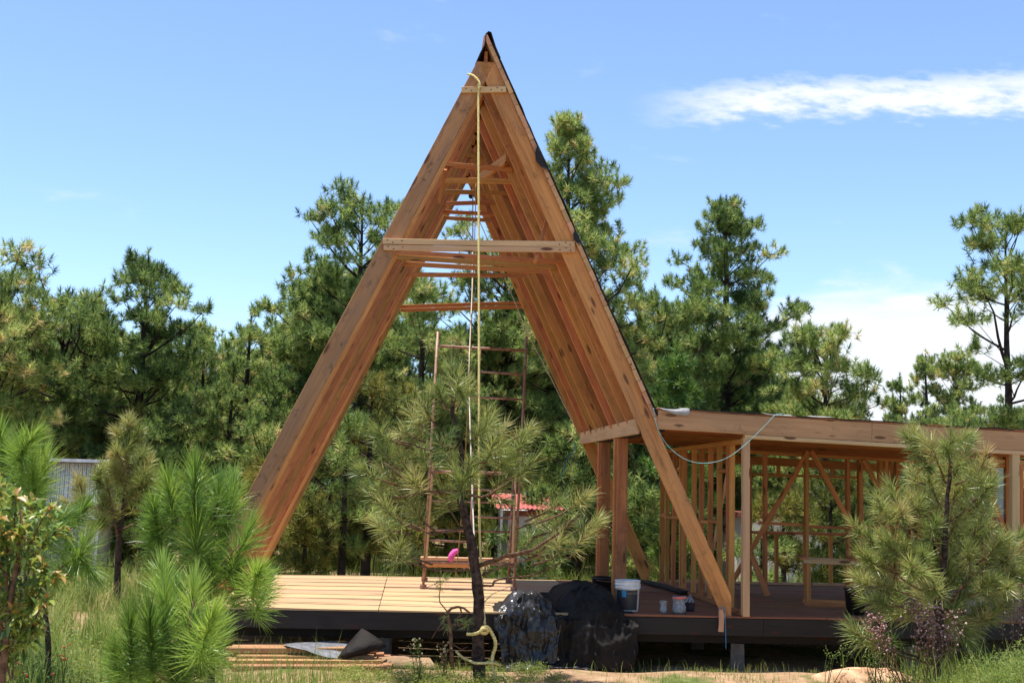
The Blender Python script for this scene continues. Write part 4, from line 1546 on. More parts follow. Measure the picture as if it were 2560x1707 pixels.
def icos(c, r, rng):
    """a small lumpy flower head: 8 triangles"""
    o = np.array([[1, 0, 0], [-1, 0, 0], [0, 1, 0], [0, -1, 0], [0, 0, 1], [0, 0, -1.0]])*r*rng.uniform(.7, 1.2, (6, 1))
    T = np.array([[0, 2, 4], [2, 1, 4], [1, 3, 4], [3, 0, 4], [2, 0, 5], [1, 2, 5], [3, 1, 5], [0, 3, 5]])
    return np.asarray(c)+o, T


def flower_plant(name, label, foot_px, tops, y0, bud_mat, seed, bud_r=.009, nbud=9, leafy=0, group=None, stem_mat='twig'):
    rng = np.random.default_rng(seed)
    foot = at(*foot_px, y0)
    foot.z = gz(foot.x, y0)-.02
    root = empty(name, foot, label, 'plant', group)
    mb = MB()
    Vs, Ts, ts, off = [], [], [], 0
    P, D, L, Wd, TT = [], [], [], [], []
    for (x, y) in tops:
        dep = y0+rng.uniform(-.15, .15)
        t = at(x, y, dep)
        b = foot+Vector(rng.normal(0, .03, 3))
        b.z = foot.z
        mid = b.lerp(t, .55)+Vector(rng.normal(0, .03, 3))
        mb.tube([b, mid, t], [.0045, .0035, .002], 4)
        for k in range(nbud):
            f = 1-.45*rng.random()**1.5
            p = mid.lerp(t, (f-.55)/.45)
            q = p+Vector((rng.normal(0, .030), rng.normal(0, .030), rng.uniform(0, .045)))
            mb.tube([p, q], [.0018, .0015], 3, cap=False)
            V, T = icos(q, bud_r*rng.uniform(.7, 1.35), rng)
            Vs.append(V)
            Ts.append(T+off)
            off += 6
            ts.append(np.full(8, np.clip(rng.normal(.5, .25), 0, 1)))
        for k in range(leafy):
            f = rng.uniform(.05, .9)
            p = b.lerp(mid, f/.55) if f < .55 else mid.lerp(t, (f-.55)/.45)
            P.append(p)
            a = rng.random()*6.283
            D.append((math.cos(a), math.sin(a), rng.uniform(.3, 1)))
            L.append(rng.uniform(.03, .06))
            Wd.append(rng.uniform(.006, .010))
            TT.append(rng.normal(.4, .12))
    mb.build('stems', M[stem_mat], root)
    fh = put('flower_heads', tri_mesh('flower_heads', np.concatenate(Vs), np.concatenate(Ts), M[bud_mat], np.concatenate(ts)), root)
    fh['kind'] = 'stuff'
    if leafy:
        V, F, t = leaf_arrays(rng, np.array(P, float), np.array(D, float), np.array(L), np.array(Wd), np.array(TT))
        put('leaves', tri_mesh('leaves', V, F, M['herb'], t), root)
    return root


def build_flowers():
    c = lambda x, y: (1950+.2594*x, 1350+.2594*y)
    flower_plant('dried_flower', 'tall bunch of dry pinkish flower stalks in front of the right pine', c(1480, 1200),
                 [c(1285, 610), c(1330, 640), c(1390, 690), c(1440, 650), c(1500, 600), c(1540, 640), c(1600, 690), c(1650, 700), c(1270, 780), c(1340, 780), c(1420, 730), c(1560, 740), c(1720, 700), c(1480, 720),
                  c(1300, 920), c(1660, 800), c(1780, 840), c(1400, 850), c(1580, 860), c(1500, 930)], -2.1, 'bud', 31, .0115, 18, 5)
    flower_plant('dried_flower', 'leaning dry pinkish flower stalks beside the low pine tuft', c(1250, 1080),
                 [c(850, 710), c(900, 730), c(950, 770), c(880, 860), c(940, 880), c(970, 800), c(830, 790)], -2.2, 'bud', 32, .0115, 17, 3)
    flower_plant('dried_flower', 'dry pinkish flower stalks at the right edge behind the weeds', c(2280, 900),
                 [c(2160, 520), c(2260, 570), c(2310, 640), c(2340, 600), c(2200, 640), c(2340, 440)], -2.0, 'bud', 33, .0115, 15, 4)
    flower_plant('dried_flower', 'pale pinkish low blooms on the ochre rock hump', c(1020, 1330), [c(960, 1150), c(1000, 1190), c(1060, 1170), c(1100, 1210), c(1040, 1230), c(950, 1230)], -1.4, 'bud', 34, .008, 9, 6)
    c8 = lambda x, y: (900+.2126*x, 1480+.2126*y)
    flower_plant('flowering_weed', 'upright green weed with a cream flower head left of the rope', c8(650, 960), [c8(660, 555), c8(690, 565), c8(640, 600), c8(600, 660)], -1.25, 'bloom_y', 35, .010, 8, 44, stem_mat='herb')
    flower_plant('flowering_weed', 'cream flower heads in the dead twigs at the rope tree foot', c8(980, 960), [c8(930, 625), c8(970, 605), c8(1010, 640), c8(990, 670)], -1.2, 'bloom_y', 36, .010, 8, 14)
    flower_plant('red_flower', 'tiny red flowers in the grass at lower left', (155, 1690), [(162, 1625), (155, 1645), (52, 1650), (50, 1690), (170, 1640)], -5.0, 'bloom_r', 37, .0075, 4, 8, stem_mat='herb')
    for k, (x0, y0_, tops, lab) in enumerate((((2070, 1660), -1.0, [(2069, 1624), (2098, 1626), (2118, 1620), (2124, 1632)], 'small weed with green seed heads on the left of the ochre hump'),
                                             ((2180, 1660), -1.0, [(2175, 1618), (2188, 1630), (2200, 1640), (2168, 1640)], 'small weed with green seed heads on the right of the ochre hump'))):
        flower_plant('seeding_weed', lab, x0, tops, y0_, 'herb', 40+k, .009, 10, 10, stem_mat='herb')


build_flowers()


# ---------------------------------------------------------------- loose things
def build_rock():
    rng = np.random.default_rng(6)
    c = at(2170, 1665, -.75)
    V, Fs = [], []
    nu, nv = 44, 14
    for j in range(nv+1):
        for i in range(nu):
            a = 6.283*i/nu
            ph = math.pi/2*j/nv
            r = math.cos(ph)
            p = Vector((.64*r*math.cos(a), .26*r*math.sin(a), .23*math.sin(ph)))
            s = mnoise.noise(p*4.5)*.05+mnoise.noise(p*13)*.018+abs(mnoise.noise(p*7+Vector((3, 0, 0))))*-.03
            p = p*(1+s*3.2)
            p.z *= .75+.5*mnoise.noise((p.x*3.1, 2, 5))
            V.append(p)
    for j in range(nv):
        for i in range(nu):
            i2 = (i+1) % nu
            Fs.append((j*nu+i, j*nu+i2, (j+1)*nu+i2, (j+1)*nu+i))
    me = raw_mesh('rock_hump', V, Fs, M['rock'], True)
    o = put('rock_hump', me, None, (c.x, -.75, gz(c.x, -.75)-.03))
    tag(o, 'ochre rock hump half buried in front of the wing', 'rock')
    for (px, py, y, s, lab) in ((2145, 1668, -1.15, .07, 'small reddish stone at the foot of the ochre hump'), (1010, 1648, -.35, .13, 'smooth grey-tan mound of earth right of the lumber pile')):
        c = at(px, py, y)
        mb = MB()
        V, Fs = [], []
        for j in range(9):
            for i in range(16):
                a = 6.283*i/16
                ph = math.pi*(j/8-.5)
                p = Vector((math.cos(ph)*math.cos(a)*(2.6 if s > .1 else 1), math.cos(ph)*math.sin(a), math.sin(ph)*.8))*s
                V.append(p*(1+.35*mnoise.noise(p*9)))
        for j in range(8):
            for i in range(16):
                i2 = (i+1) % 16
                Fs.append((j*16+i, j*16+i2, (j+1)*16+i2, (j+1)*16+i))
        o = put('stone', raw_mesh('stone', V, Fs, M['rock'] if s < .1 else M['ground'], True), None, (c.x, y, gz(c.x, y)+s*.15))
        tag(o, lab, 'stone')


build_rock()


def drape(name, label, xs, prof, amp, mat, seed, nx=64, ny=56, edge=.25, parent=None, xt=None):
    """a crumpled sheet: prof is a polyline of (y, z, half width factor)"""
    V, Fs = [], []
    n = len(prof)-1
    for j in range(ny+1):
        f = j/ny*n
        k = min(n-1, int(f))
        t = f-k
        t = t*t*(3-2*t)*.5+t*.5
        y = prof[k][0]+(prof[k+1][0]-prof[k][0])*t
        z = prof[k][1]+(prof[k+1][1]-prof[k][1])*t
        w = prof[k][2]+(prof[k+1][2]-prof[k][2])*t
        for i in range(nx+1):
            s = i/nx
            xc, hw = (xs[0]+xs[1])/2, (xs[1]-xs[0])/2
            x = xc+(s*2-1)*hw*w + .05*mnoise.noise((j*.13, seed, s*2))
            e = 1-abs(s*2-1)**3*edge
            zz = (z-prof[-1][1])*e+prof[-1][1] if z > 0 else z
            q = Vector((x*3.6, y*2+z*2.2, seed))
            r1 = mnoise.noise(q)
            r2 = abs(mnoise.noise(q*2.1+Vector((4, 1, 2))))
            r3 = abs(mnoise.noise(Vector((x*(9 if z > 0 else 12), z*1.2+y*2, seed+3))))*(1 if z > 0 else 2.0)
            dsp = amp*(r1*.9-r2*.8-r3*.45-.5*abs(mnoise.noise(q*4.3+Vector((1, 7, 3)))))
            V.append((x+amp*.4*mnoise.noise(q*1.7), y-dsp*.9, max(zz+dsp*.6, gz(x, y)+.01 if y < -.05 else .012)))
    for j in range(ny):
        for i in range(nx):
            a = j*(nx+1)+i
            Fs.append((a, a+nx+1, a+nx+2, a+1))
    o = put(name, raw_mesh(name, V, Fs, mat, True))
    o.modifiers.new('thickness', 'SOLIDIFY').thickness = .004
    return tag(o, label, 'tarp')


def build_tarps():
    drape('plastic_sheet', 'shiny crumpled black plastic sheet hanging over the deck edge', (.28, .98),
          [(1.0, .02, .75), (.80, .10, .85), (.55, .16, .9), (.25, .20, 1.0), (-.04, .18, 1.02), (-.15, .05, 1.0), (-.19, -.12, .95), (-.21, -.30, .85), (-.22, -.50, .75)], .10, M['tarp'], 2.7, 70, 60, .4)
    drape('tarpaulin', 'large dull black tarpaulin heaped over things at the deck edge', (.92, 1.80),
          [(2.3, .02, .8), (2.0, .18, .85), (1.5, .23, .9), (.9, .27, .95), (.35, .27, .98), (-.06, .20, 1.0), (-.19, .06, 1.0), (-.24, -.10, 1.0), (-.26, -.32, .98), (-.27, -.55, .92)], .085, M['tarp_dull'], 9.1, 84, 72, .55)
    drape('plastic_sheet', 'strip of shiny black plastic lying on the ground under the deck edge', (.35, 1.30),
          [(.10, -.55, 1), (-.05, -.50, 1), (-.16, -.47, 1.0), (-.28, -.52, 1), (-.36, -.56, .95)], .05, M['tarp'], 5.5, 60, 22, .2)


build_tarps()


def build_buckets():
    # white pail with dark label half hidden by the tarpaulin
    b = Vector((1.765, .30, .002))
    root = empty('white_bucket', b, 'dirty white plastic pail with dark label beside the black tarpaulin', 'bucket')
    mb = MB()
    mb.lathe(b, [(.0, .004), (.112, .004), (.116, .0), (.120, .012), (.132, .245), (.141, .247), (.142, .262), (.136, .264), (.137, .283), (.143, .285), (.144, .298), (.138, .300), (.139, .322), (.145, .324), (.145, .336), (.134, .337), (.131, .25), (.116, .02), (0, .02)], 36)
    mb.build('body', M['white_plastic'], root, True)
    mb = MB()
    n = 18
    V, Fs = [], []
    for j, z in enumerate((.02, .235)):
        r = .1225+.0122*(z-.012)/.233+.0015
        for i in range(n+1):
            a = R_(-160+115*i/n)
            V.append(Vector((b.x+r*math.cos(a), b.y+r*math.sin(a), b.z+z)))
    for i in range(n):
        Fs.append((i, i+1, n+2+i, n+1+i))
    lab = put('label', raw_mesh('label', V, Fs, M['label_dark'], True), root)
    V = []
    for z in (.16, .232):
        r = .1225+.0122*(z-.012)/.233+.003
        for i in range(6):
            a = R_(-128+22*i/5)
            V.append(Vector((b.x+r*math.cos(a), b.y+r*math.sin(a), b.z+z)))
    put('label_patch', raw_mesh('label_patch', V, [(i, i+1, i+7, i+6) for i in range(5)], M['label_blue'], True), lab, b*0)
    bpy.data.objects[lab.name].children[0].location = (0, 0, 0)
    # small print
    cu = bpy.data.curves.new('print', 'FONT')
    cu.body = 'PLASTEREX'
    cu.size = .026
    cu.extrude = .0005
    tx = bpy.data.objects.new('label_print', cu)
    me = bpy.data.meshes.new_from_object(tx)
    bpy.data.objects.remove(tx)
    for v in me.vertices:
        a = R_(-101)+v.co.x/.137
        z = .195+v.co.y
        r = .1225+.0122*(z-.012)/.233+.0032
        v.co = (b.x+r*math.cos(a), b.y+r*math.sin(a), b.z+z)
    me.materials.clear()
    me.materials.append(M['label_print'])
    o = bpy.data.objects.new('label_print', me)
    link(o, lab)
    mb = MB()
    mb.tube([(b.x-.142, b.y, .29), (b.x-.12, b.y-.10, .265), (b.x, b.y-.152, .245), (b.x+.12, b.y-.10, .265), (b.x+.142, b.y, .29)], .004, 6)
    mb.build('handle', M['white_plastic'], root)
    # black tub behind the tarpaulin
    p = atz(1520, 1466, .0)
    b = Vector((1.86, 2.35, .002))
    root = empty('black_tub', b, 'black plastic tub standing behind the tarpaulin heap', 'tub')
    mb = MB()
    mb.lathe(b, [(0, .004), (.15, .004), (.18, .19), (.195, .195), (.195, .21), (.175, .21), (.145, .02), (0, .02)], 30)
    mb.build('body', M['black_plastic'], root, True)
    mb = MB()
    mb.tube([(b.x-.19, b.y, .20), (b.x-.12, b.y-.15, .18), (b.x, b.y-.20, .17), (b.x+.12, b.y-.15, .18), (b.x+.19, b.y, .20)], .004, 6)
    mb.build('handle', M['steel'], root)
    # black bucket in the wing
    b = Vector((4.40, .40, .002))
    root = empty('black_bucket', b, 'black bucket standing on the deck right of the sawhorse', 'bucket')
    mb = MB()
    mb.lathe(b, [(0, .004), (.10, .004), (.118, .27), (.126, .272), (.126, .292), (.112, .292), (.098, .02), (0, .02)], 30)
    mb.build('body', M['black_plastic'], root, True)
    mb = MB()
    mb.tube([(b.x-.122, b.y, .275), (b.x-.08, b.y-.10, .25), (b.x, b.y-.13, .24), (b.x+.08, b.y-.10, .25), (b.x+.122, b.y, .275)], .003, 6)
    mb.build('handle', M['steel'], root)
    # pale bucket behind the right pine
    b = Vector((5.80, .42, .002))
    root = empty('white_bucket', b, 'pale bucket on the deck half hidden behind the right pine', 'bucket')
    mb = MB()
    mb.lathe(b, [(0, .004), (.10, .004), (.118, .25), (.127, .252), (.127, .275), (.113, .275), (.098, .02), (0, .02)], 30)
    mb.build('body', M['white_plastic'], root, True)
    mb = MB()
    mb.tube([(b.x-.122, b.y, .26), (b.x-.08, b.y-.10, .22), (b.x, b.y-.13, .20), (b.x+.08, b.y-.10, .22), (b.x+.122, b.y, .26)], .003, 6)
    mb.build('handle', M['steel'], root)


build_buckets()


def bag(name, label, c, w, h, seed, mats):
    rng = random.Random(seed)
    root = empty(name, c, label, 'bag')
    mb = MB()
    prof = [(0, .002), (.46, .002), (.52, .12), (.50, .35), (.44, .55), (.46, .75), (.52, .92), (.50, 1.0)]
    n = 20
    for r, z in prof:
        for k in range(n):
            t = 6.283*k/n
            q = 1+.22*mnoise.noise((math.cos(t)*2.2, math.sin(t)*2.2+seed, z*4))
            flat = .75 if z > .6 else 1
            mb.V.append(Vector((c[0]+w*r*math.cos(t)*q, c[1]+w*r*math.sin(t)*q*flat, c[2]+h*z*(1+.06*mnoise.noise((t, z*3, seed))))))
    for i in range(len(prof)-1):
        for k in range(n):
            k2 = (k+1) % n
            mb.F.append((i*n+k, i*n+k2, (i+1)*n+k2, (i+1)*n+k))
    mb.build('body', mats[0], root, True)
    if len(mats) > 1:
        V, Fs = [], []
        for j in range(3):
            for i in range(8):
                t = R_(-150+120*i/7)
                rr = w*.56
                V.append(Vector((c[0]+rr*math.cos(t), c[1]+rr*math.sin(t)*.85-.004, c[2]+h*(.84+.12*j/2)+.01*i/7)))
        for j in range(2):
            for i in range(7):
                a = j*8+i
                Fs.append((a, a+1, a+9, a+8))
        put('print', raw_mesh('print', V, Fs, mats[1], True), root)
    return root


bag('plastic_bag', 'small cloudy plastic bag at the deck edge, left of the red-topped one', Vector((2.13, .12, .004)), .085, .135, 3.0, [M['clear_bag']])
bag('plastic_bag', 'cloudy plastic bag with a red printed top near the deck edge', Vector((2.31, .14, .004)), .15, .185, 5.0, [M['clear_bag'], M['bag_red']])


def small_cup():
    c = Vector((2.49, .42, .004))
    root = empty('dark_box', c, 'small dark container with a crumpled pale top right of the plastic bags', 'container')
    mb = MB()
    mb.lathe(c, [(0, .001), (.056, .001), (.062, .02), (.066, .095), (.060, .098), (0, .09)], 14)
    mb.build('body', M['purple'], root)
    mb = MB()
    for k in range(7):
        a = k*.9
        mb.tube([c+Vector((.05*math.cos(a), .05*math.sin(a), .09)), c+Vector((.03*math.cos(a+.5), .03*math.sin(a), .125)), c+Vector((.012*math.cos(a), .01, .11+.012*k))], [.014, .012, .004], 5)
    mb.build('paper', M['clear_bag'], root)


small_cup()


def build_bench():
    root = empty('sawhorse', (4.45, 1.2, 0), 'small open timber sawhorse frame standing on the deck of the wing', 'sawhorse')
    a, b = Vector((4.16, 1.30, 0)), Vector((4.62, 1.12, 0))
    up = Vector((0, 0, .50))
    off = Vector((.12, .42, 0))
    for p in (a, b, a+off, b+off):
        board('leg', p+Vector((0, 0, .045)), p+up, .06, .05, (0, 1, 0), M['stud'], root)
    for q in (Vector((0, 0, 0)), off):
        board('foot_rail', a+q+Vector((-.06, -.04, .024)), b+q+Vector((.16, -.04, .024)), .045, .05, (0, 0, 1), M['stud'], root)
        board('top_rail', a+q+up+Vector((-.05, 0, .03)), b+q+up+Vector((.10, 0, .03)), .05, .055, (0, 0, 1), M['pale'], root)
    board('top_board', a+up+Vector((-.06, -.02, .066)), a+off+up+Vector((-.06, .05, .066)), .02, .09, (0, 0, 1), M['stud'], root)
    board('top_board', b+up+Vector((.06, -.02, .066)), b+off+up+Vector((.06, .05, .066)), .02, .09, (0, 0, 1), M['stud'], root)


build_bench()
o = board('board', atz(1612, 1452, .03), atz(1712, 1480, .03), .14, .035, (0, 1, 0), M['black_wood'])
tag(o, 'dark tarred board lying on the deck by the foot of the back rafter', 'board')


def build_scaffold():
    root = empty('scaffold', (.13, 2.55, 0), 'rusty tube scaffold tower standing on the deck inside the A-frame', 'scaffold')
    yn, yf = 2.58, 3.78
    xl, xr = -.47, .70
    lean = .075
    def tube(n, pts, r=.018):
        mb = MB()
        mb.tube(pts, r, 9)
        return mb.build(n, M['steel'], root, True)
    tube('leg', [(xl, yn, .02), (xl+lean*.5, yn, 1.62), (xl+lean, yn, 3.33)])
    tube('leg', [(xr, yn, .02), (xr+lean*.6, yn, 1.62), (xr+lean*1.1, yn, 3.31)])
    tube('leg', [(xl+.03, yf, .02), (xl+.06, yf, 1.62)])
    tube('leg', [(xr+.03, yf, .02), (xr+.06, yf, 1.62)])
    for (x, y) in ((xl, yn), (xr, yn), (xl+.03, yf), (xr+.03, yf)):
        mb = MB()
        mb.tube([(x, y, .002), (x, y, .05)], .045, 8)
        mb.build('foot', M['steel'], root)
    fx = lambda z: lean*z/3.3
    tube('rung', [(xl+fx(3.13), yn, 3.14), (xr+fx(3.13), yn, 3.12)], .018)
    tube('ladder_rail', [(.17, yn, 3.12), (.15, yn, 2.42)], .016)
    tube('rung', [(.17, yn, 2.82), (xr+fx(2.8), yn, 2.80)], .014)
    tube('rung', [(.02, yn, 2.48), (xr+fx(2.47), yn, 2.47)], .014)
    tube('rung', [(xl+fx(1.55), yn, 1.50), (xr+fx(1.55), yn, 1.50)], .018)
    tube('ladder_rail', [(.13, yn, 1.50), (.11, yn, .30)], .016)
    for z in (1.28, .93):
        tube('rung', [(.12, yn, z), (xr+fx(z), yn, z-.01)], .014)
    tube('rung', [(xl, yn, .62), (.11, yn, .60)], .014)
    tube('rung', [(xl, yn, .34), (xr, yn, .33)], .016)
    tube('rung', [(xl+.06, yf, 1.50), (xr+.06, yf, 1.50)], .018)
    for z in (1.1, .7, .3):
        tube('rung', [(xl+.05, yf, z), (xr+.05, yf, z)], .014)
    tube('cross_brace', [(xl, yn, .15), (xl+.05, yf, 1.45)], .010)
    tube('cross_brace', [(xr, yn, 1.45), (xr+.05, yf, .15)], .010)
    board('plank', (xl-.02, yn+.07, .30), (.28, yn+.07, .30), .05, .16, (0, 0, 1), M['rafter'], root)
    board('plank', (xl-.04, yf-.12, .32), (xr+.15, yf-.12, .32), .045, .18, (0, 0, 1), M['pale'], root)
    # sunlit pale poles tied to the near frame
    board('lath', (xl+.03, yn-.04, .36), (xl+.075, yn-.04, 1.62), .02, .028, (0, 1, 0), M['pale'], root)
    board('lath', (xr-.03, yn-.04, .35), (xr-.02, yn-.04, 1.5), .02, .028, (0, 1, 0), M['pale'], root)
    # pink cloth bag hanging on it
    p = at(1136, 1388, yn-.10)
    V, Fs = [], []
    pts = [(.055, .040), (.03, .055), (0, .045), (-.025, .015), (-.04, -.02), (-.045, -.055), (-.03, -.075)]
    mb = MB()
    mb.tube([p+Vector((x, 0, z)) for x, z in pts], [.016, .036, .040, .042, .044, .038, .014], 10)
    o = mb.build('pink_cloth', M['pink'], None, True)
    tag(o, 'small bright pink cloth hanging on the scaffold', 'cloth')


build_scaffold()


def rope(name, label, pts, r, mat, sub=10, twist=True, cat='rope'):
    """smooth tube through points"""
    P_ = [Vector(p) for p in pts]
    out = []
    n = len(P_)
    for i in range(n-1):
        p0, p1, p2, p3 = P_[max(0, i-1)], P_[i], P_[i+1], P_[min(n-1, i+2)]
        for k in range(sub):
            t = k/sub
            out.append(.5*((2*p1)+(p2-p0)*t+(2*p0-5*p1+4*p2-p3)*t*t+(3*p1-p0-3*p2+p3)*t**3))
    out.append(P_[-1])
    mb = MB()
    rr = [r*(1+.10*math.sin(i*1.9)) for i in range(len(out))]
    mb.tube(out, rr, 7)
    return tag(mb.build(name, mat, None, True), label, cat)


def build_ropes():
    tb = at(1199, 1585, -1.08)
    t0 = at(1196, 236, -.075)
    rope('rope', 'thick yellow rope hanging from the ridge tie down to the small pine', [at(1170, 186, .02), at(1184, 190, -.05), at(1198, 206, -.09), at(1198, 222, -.095), t0, t0.lerp(tb, .25), t0.lerp(tb, .5), t0.lerp(tb, .8), at(1206, 1470, -.98), at(1212, 1560, -1.20)], .0125, M['rope_y'], 16)
    # knot and tail on the little pine
    y = -1.26
    k = lambda x, yy, d=0.0: at(900+.2126*x, 1480+.2126*yy, y+d)
    rope('rope', 'knotted yellow rope end dangling in a loop from the small pine trunk',
         [k(1255, 490), k(1330, 490, -.02), k(1400, 470, -.04), k(1450, 430, -.06), k(1500, 440, -.02), k(1480, 480, .0), k(1430, 470, -.05), k(1440, 420, -.05), k(1500, 410, -.03), k(1550, 480), k(1590, 570, -.02), k(1590, 650), k(1560, 740, .02), k(1550, 840), k(1575, 940), k(1600, 1030), k(1620, 1100), k(1560, 1060, .1), k(1550, 1010, .1), k(1620, 980, .1), k(1690, 1000, .1), k(1720, 1060, .1)], .0165, M['rope_y'], 8)
    rope('rope', 'yellow rope lying along the ground behind the small pine foot', [k(1130, 690, .15), k(1200, 760, .1), k(1280, 800, .05), k(1350, 830, -.02), k(1450, 832, -.05), k(1560, 832, -.03), k(1650, 860, .05)], .0135, M['rope_y'], 8)
    rope('rope', 'pale thin rope hanging in the A-frame left of the yellow rope', [at(1182, 490, 4.2), at(1181, 700, 3.2), at(1173, 930, 2.2), at(1178, 1150, 1.4), at(1183, 1290, .9), at(1188, 1400, .5)], .009, M['rope_w'], 8)
    rope('rope', 'brown thin rope hanging just beside the pale one', [at(1190, 460, 1.2), at(1186, 620, 1.25), at(1181, 760, 1.3), at(1166, 1090, 1.35), at(1152, 1310, 1.4), at(1139, 1440, 1.45)], .006, M['rope_b'], 8)
    rope('rope', 'thin grey guy line slanting down along the back right rafter', [at(1196, 548, 3.9), at(1262, 695, 4.1), at(1324, 842, 4.25), at(1380, 950, 4.35), at(1453, 1099, 4.46)], .0065, M['rope_w'], 6)
    # pulley the pale rope hangs from
    c = at(1178, 490, 4.25)
    mb = MB()
    mb.tube([c+Vector((0, -.02, 0)), c+Vector((0, .02, 0))], .04, 14)
    mb.tube([c+Vector((0, 0, .03)), c+Vector((0, 0, .14))], .006, 5)
    tag(mb.build('pulley', M['nail'], None), 'small dark pulley hanging near the back ridge', 'pulley')
    y = -.13
    rope('cable', 'turquoise cable sagging in front of the flat roof fascia', [at(1634, 1020, y), at(1642, 1065, y), at(1665, 1108, y), at(1700, 1140, y), at(1740, 1156, y), at(1785, 1155, y), at(1825, 1140, y), at(1870, 1105, y), at(1910, 1066, y), at(1940, 1036, y), at(1960, 1037, -.1), at(1975, 1039, -.02)], .0031, M['cord'], 8, cat='cable')
    rope('string', 'blue string hanging from the far right rafter', [at(1437, 1105, 4.40), at(1436, 1125, 4.36), at(1418, 1148, 4.3), at(1408, 1180, 4.3), at(1402, 1195, 4.3)], .005, M['blue'], 6, cat='string')
    # wooden stake nailed to the rim with blue string
    root = empty('stake', (2.85, -.06, -.2), 'short pale wooden stake fixed upright to the black deck rim', 'stake')
    a, b = at(1802, 1578, -.062), at(1804, 1523, -.062)
    board('post', a, b, .058, .036, (1, 0, 0), M['pale'], root)
    rope('string', 'blue string tied round the stake at the deck rim', [at(1796, 1521, -.09), at(1803, 1518, -.1), at(1811, 1521, -.09), at(1813, 1545, -.09), at(1814, 1575, -.09), at(1815, 1620, -.09)], .004, M['blue'], 6, cat='string')


build_ropes()


def build_lumber():
    yb = -.55
    P0 = lambda px, py, y: at(px, py, y)
    # (px left, px right, py centre, depth)
    layers = [(600, 961, 1686, -.66, .050), (580, 979, 1670, -.62, .074), (570, 954, 1654, -.52, .046), (590, 934, 1643, -.44, .036), (562, 938, 1627, -.36, .062)]
    names = ['lowest', 'second lowest', 'middle', 'second highest', 'highest']
    z0 = None
    rng = random.Random(8)
    for k, (a, b, py, y, h) in enumerate(layers):
        for j in range(3):
            d = y+j*.155+.03*k
            p = at(a, py, y)
            q = at(b, py, y)
            p.y = q.y = d
            p.x += rng.uniform(-.1, .1) if j else 0
            q.x += rng.uniform(-.06, .10) if j else 0
            o = board('plank', p, q, h*.86, .145, (0, 0, 1), M['lumber'], None, .003, rng.uniform(-.003, .003))
            tag(o, '%s layer of the lumber pile, %s board' % (names[k], ('front', 'middle', 'back')[j]), 'plank', 'sawn boards stacked by the deck')
    for k, px in enumerate((640, 900)):
        p = at(px, 1702, -.62)
        zz = gz(p.x, -.5)
        o = board('bearer', (p.x, -.75, (zz+p.z)/2+.0), (p.x, -.1, (zz+p.z)/2), max(.05, p.z-zz), .08, (0, 0, 1), M['lumber'])
        tag(o, 'short bearer under the %s end of the lumber pile' % ('left', 'right')[k], 'bearer')
    # plastic sheet thrown over the pile
    c6 = lambda x, y: (500+.34*x, 1300+.34*y)
    V, Fs = [], []
    topl = [(610, 915, -.15), (700, 900, -.12), (800, 893, -.08), (900, 892, -.05), (1000, 893, -.05), (1080, 900, -.05), (1100, 905, -.05)]
    botl = [(640, 925, -.36), (700, 940, -.40), (780, 960, -.42), (850, 985, -.44), (940, 1005, -.46), (1020, 1016, -.46), (1060, 1000, -.45)]
    for i, (t, b) in enumerate(zip(topl, botl)):
        p, q = at(*c6(*t[:2]), t[2]), at(*c6(*b[:2]), b[2])
        for j in range(6):
            s = j/5
            w = p.lerp(q, s)+Vector((0, 0, .012*math.sin(math.pi*s)+.010*mnoise.noise((i*1.3, j*1.1, 2))))
            V.append(w)
    for i in range(len(topl)-1):
        for j in range(5):
            a = i*6+j
            Fs.append((a, a+6, a+7, a+1))
    root = empty('plastic_sheet', at(*c6(1000, 960), -.3), 'black plastic sheet thrown over the lumber pile, one corner standing up', 'plastic sheet')
    o = put('flat_part', raw_mesh('flat_part', V, Fs, M['foil']), root)
    o.modifiers.new('thickness', 'SOLIDIFY').thickness = .003
    # the corner that stands up like a hood
    left = [(1010, 1010, -.46), (1050, 950, -.42), (1100, 890, -.35), (1150, 835, -.30), (1190, 793, -.28)]
    right = [(1090, 1012, -.46), (1200, 985, -.48), (1300, 955, -.46), (1370, 930, -.42), (1355, 900, -.38)]
    ridge = [(1060, 1012, -.52), (1140, 960, -.60), (1230, 900, -.60), (1300, 860, -.50), (1260, 825, -.40)]
    V, Fs = [], []
    for i in range(5):
        a, m, b = at(*c6(*left[i][:2]), left[i][2]), at(*c6(*ridge[i][:2]), ridge[i][2]), at(*c6(*right[i][:2]), right[i][2])
        for j in range(9):
            t = j/8
            p = a*((1-t)**2)+m*(2*t*(1-t))+b*(t*t)
            V.append(p+Vector((0, .012*mnoise.noise((i*2, j*.8, 1)), .006*mnoise.noise((i, j, 4)))))
    for i in range(4):
        for j in range(8):
            a = i*9+j
            Fs.append((a, a+1, a+10, a+9))
    o = put('raised_corner', raw_mesh('raised_corner', V, Fs, M['tarp_dull'], True), root)
    o.modifiers.new('thickness', 'SOLIDIFY').thickness = .004


build_lumber()


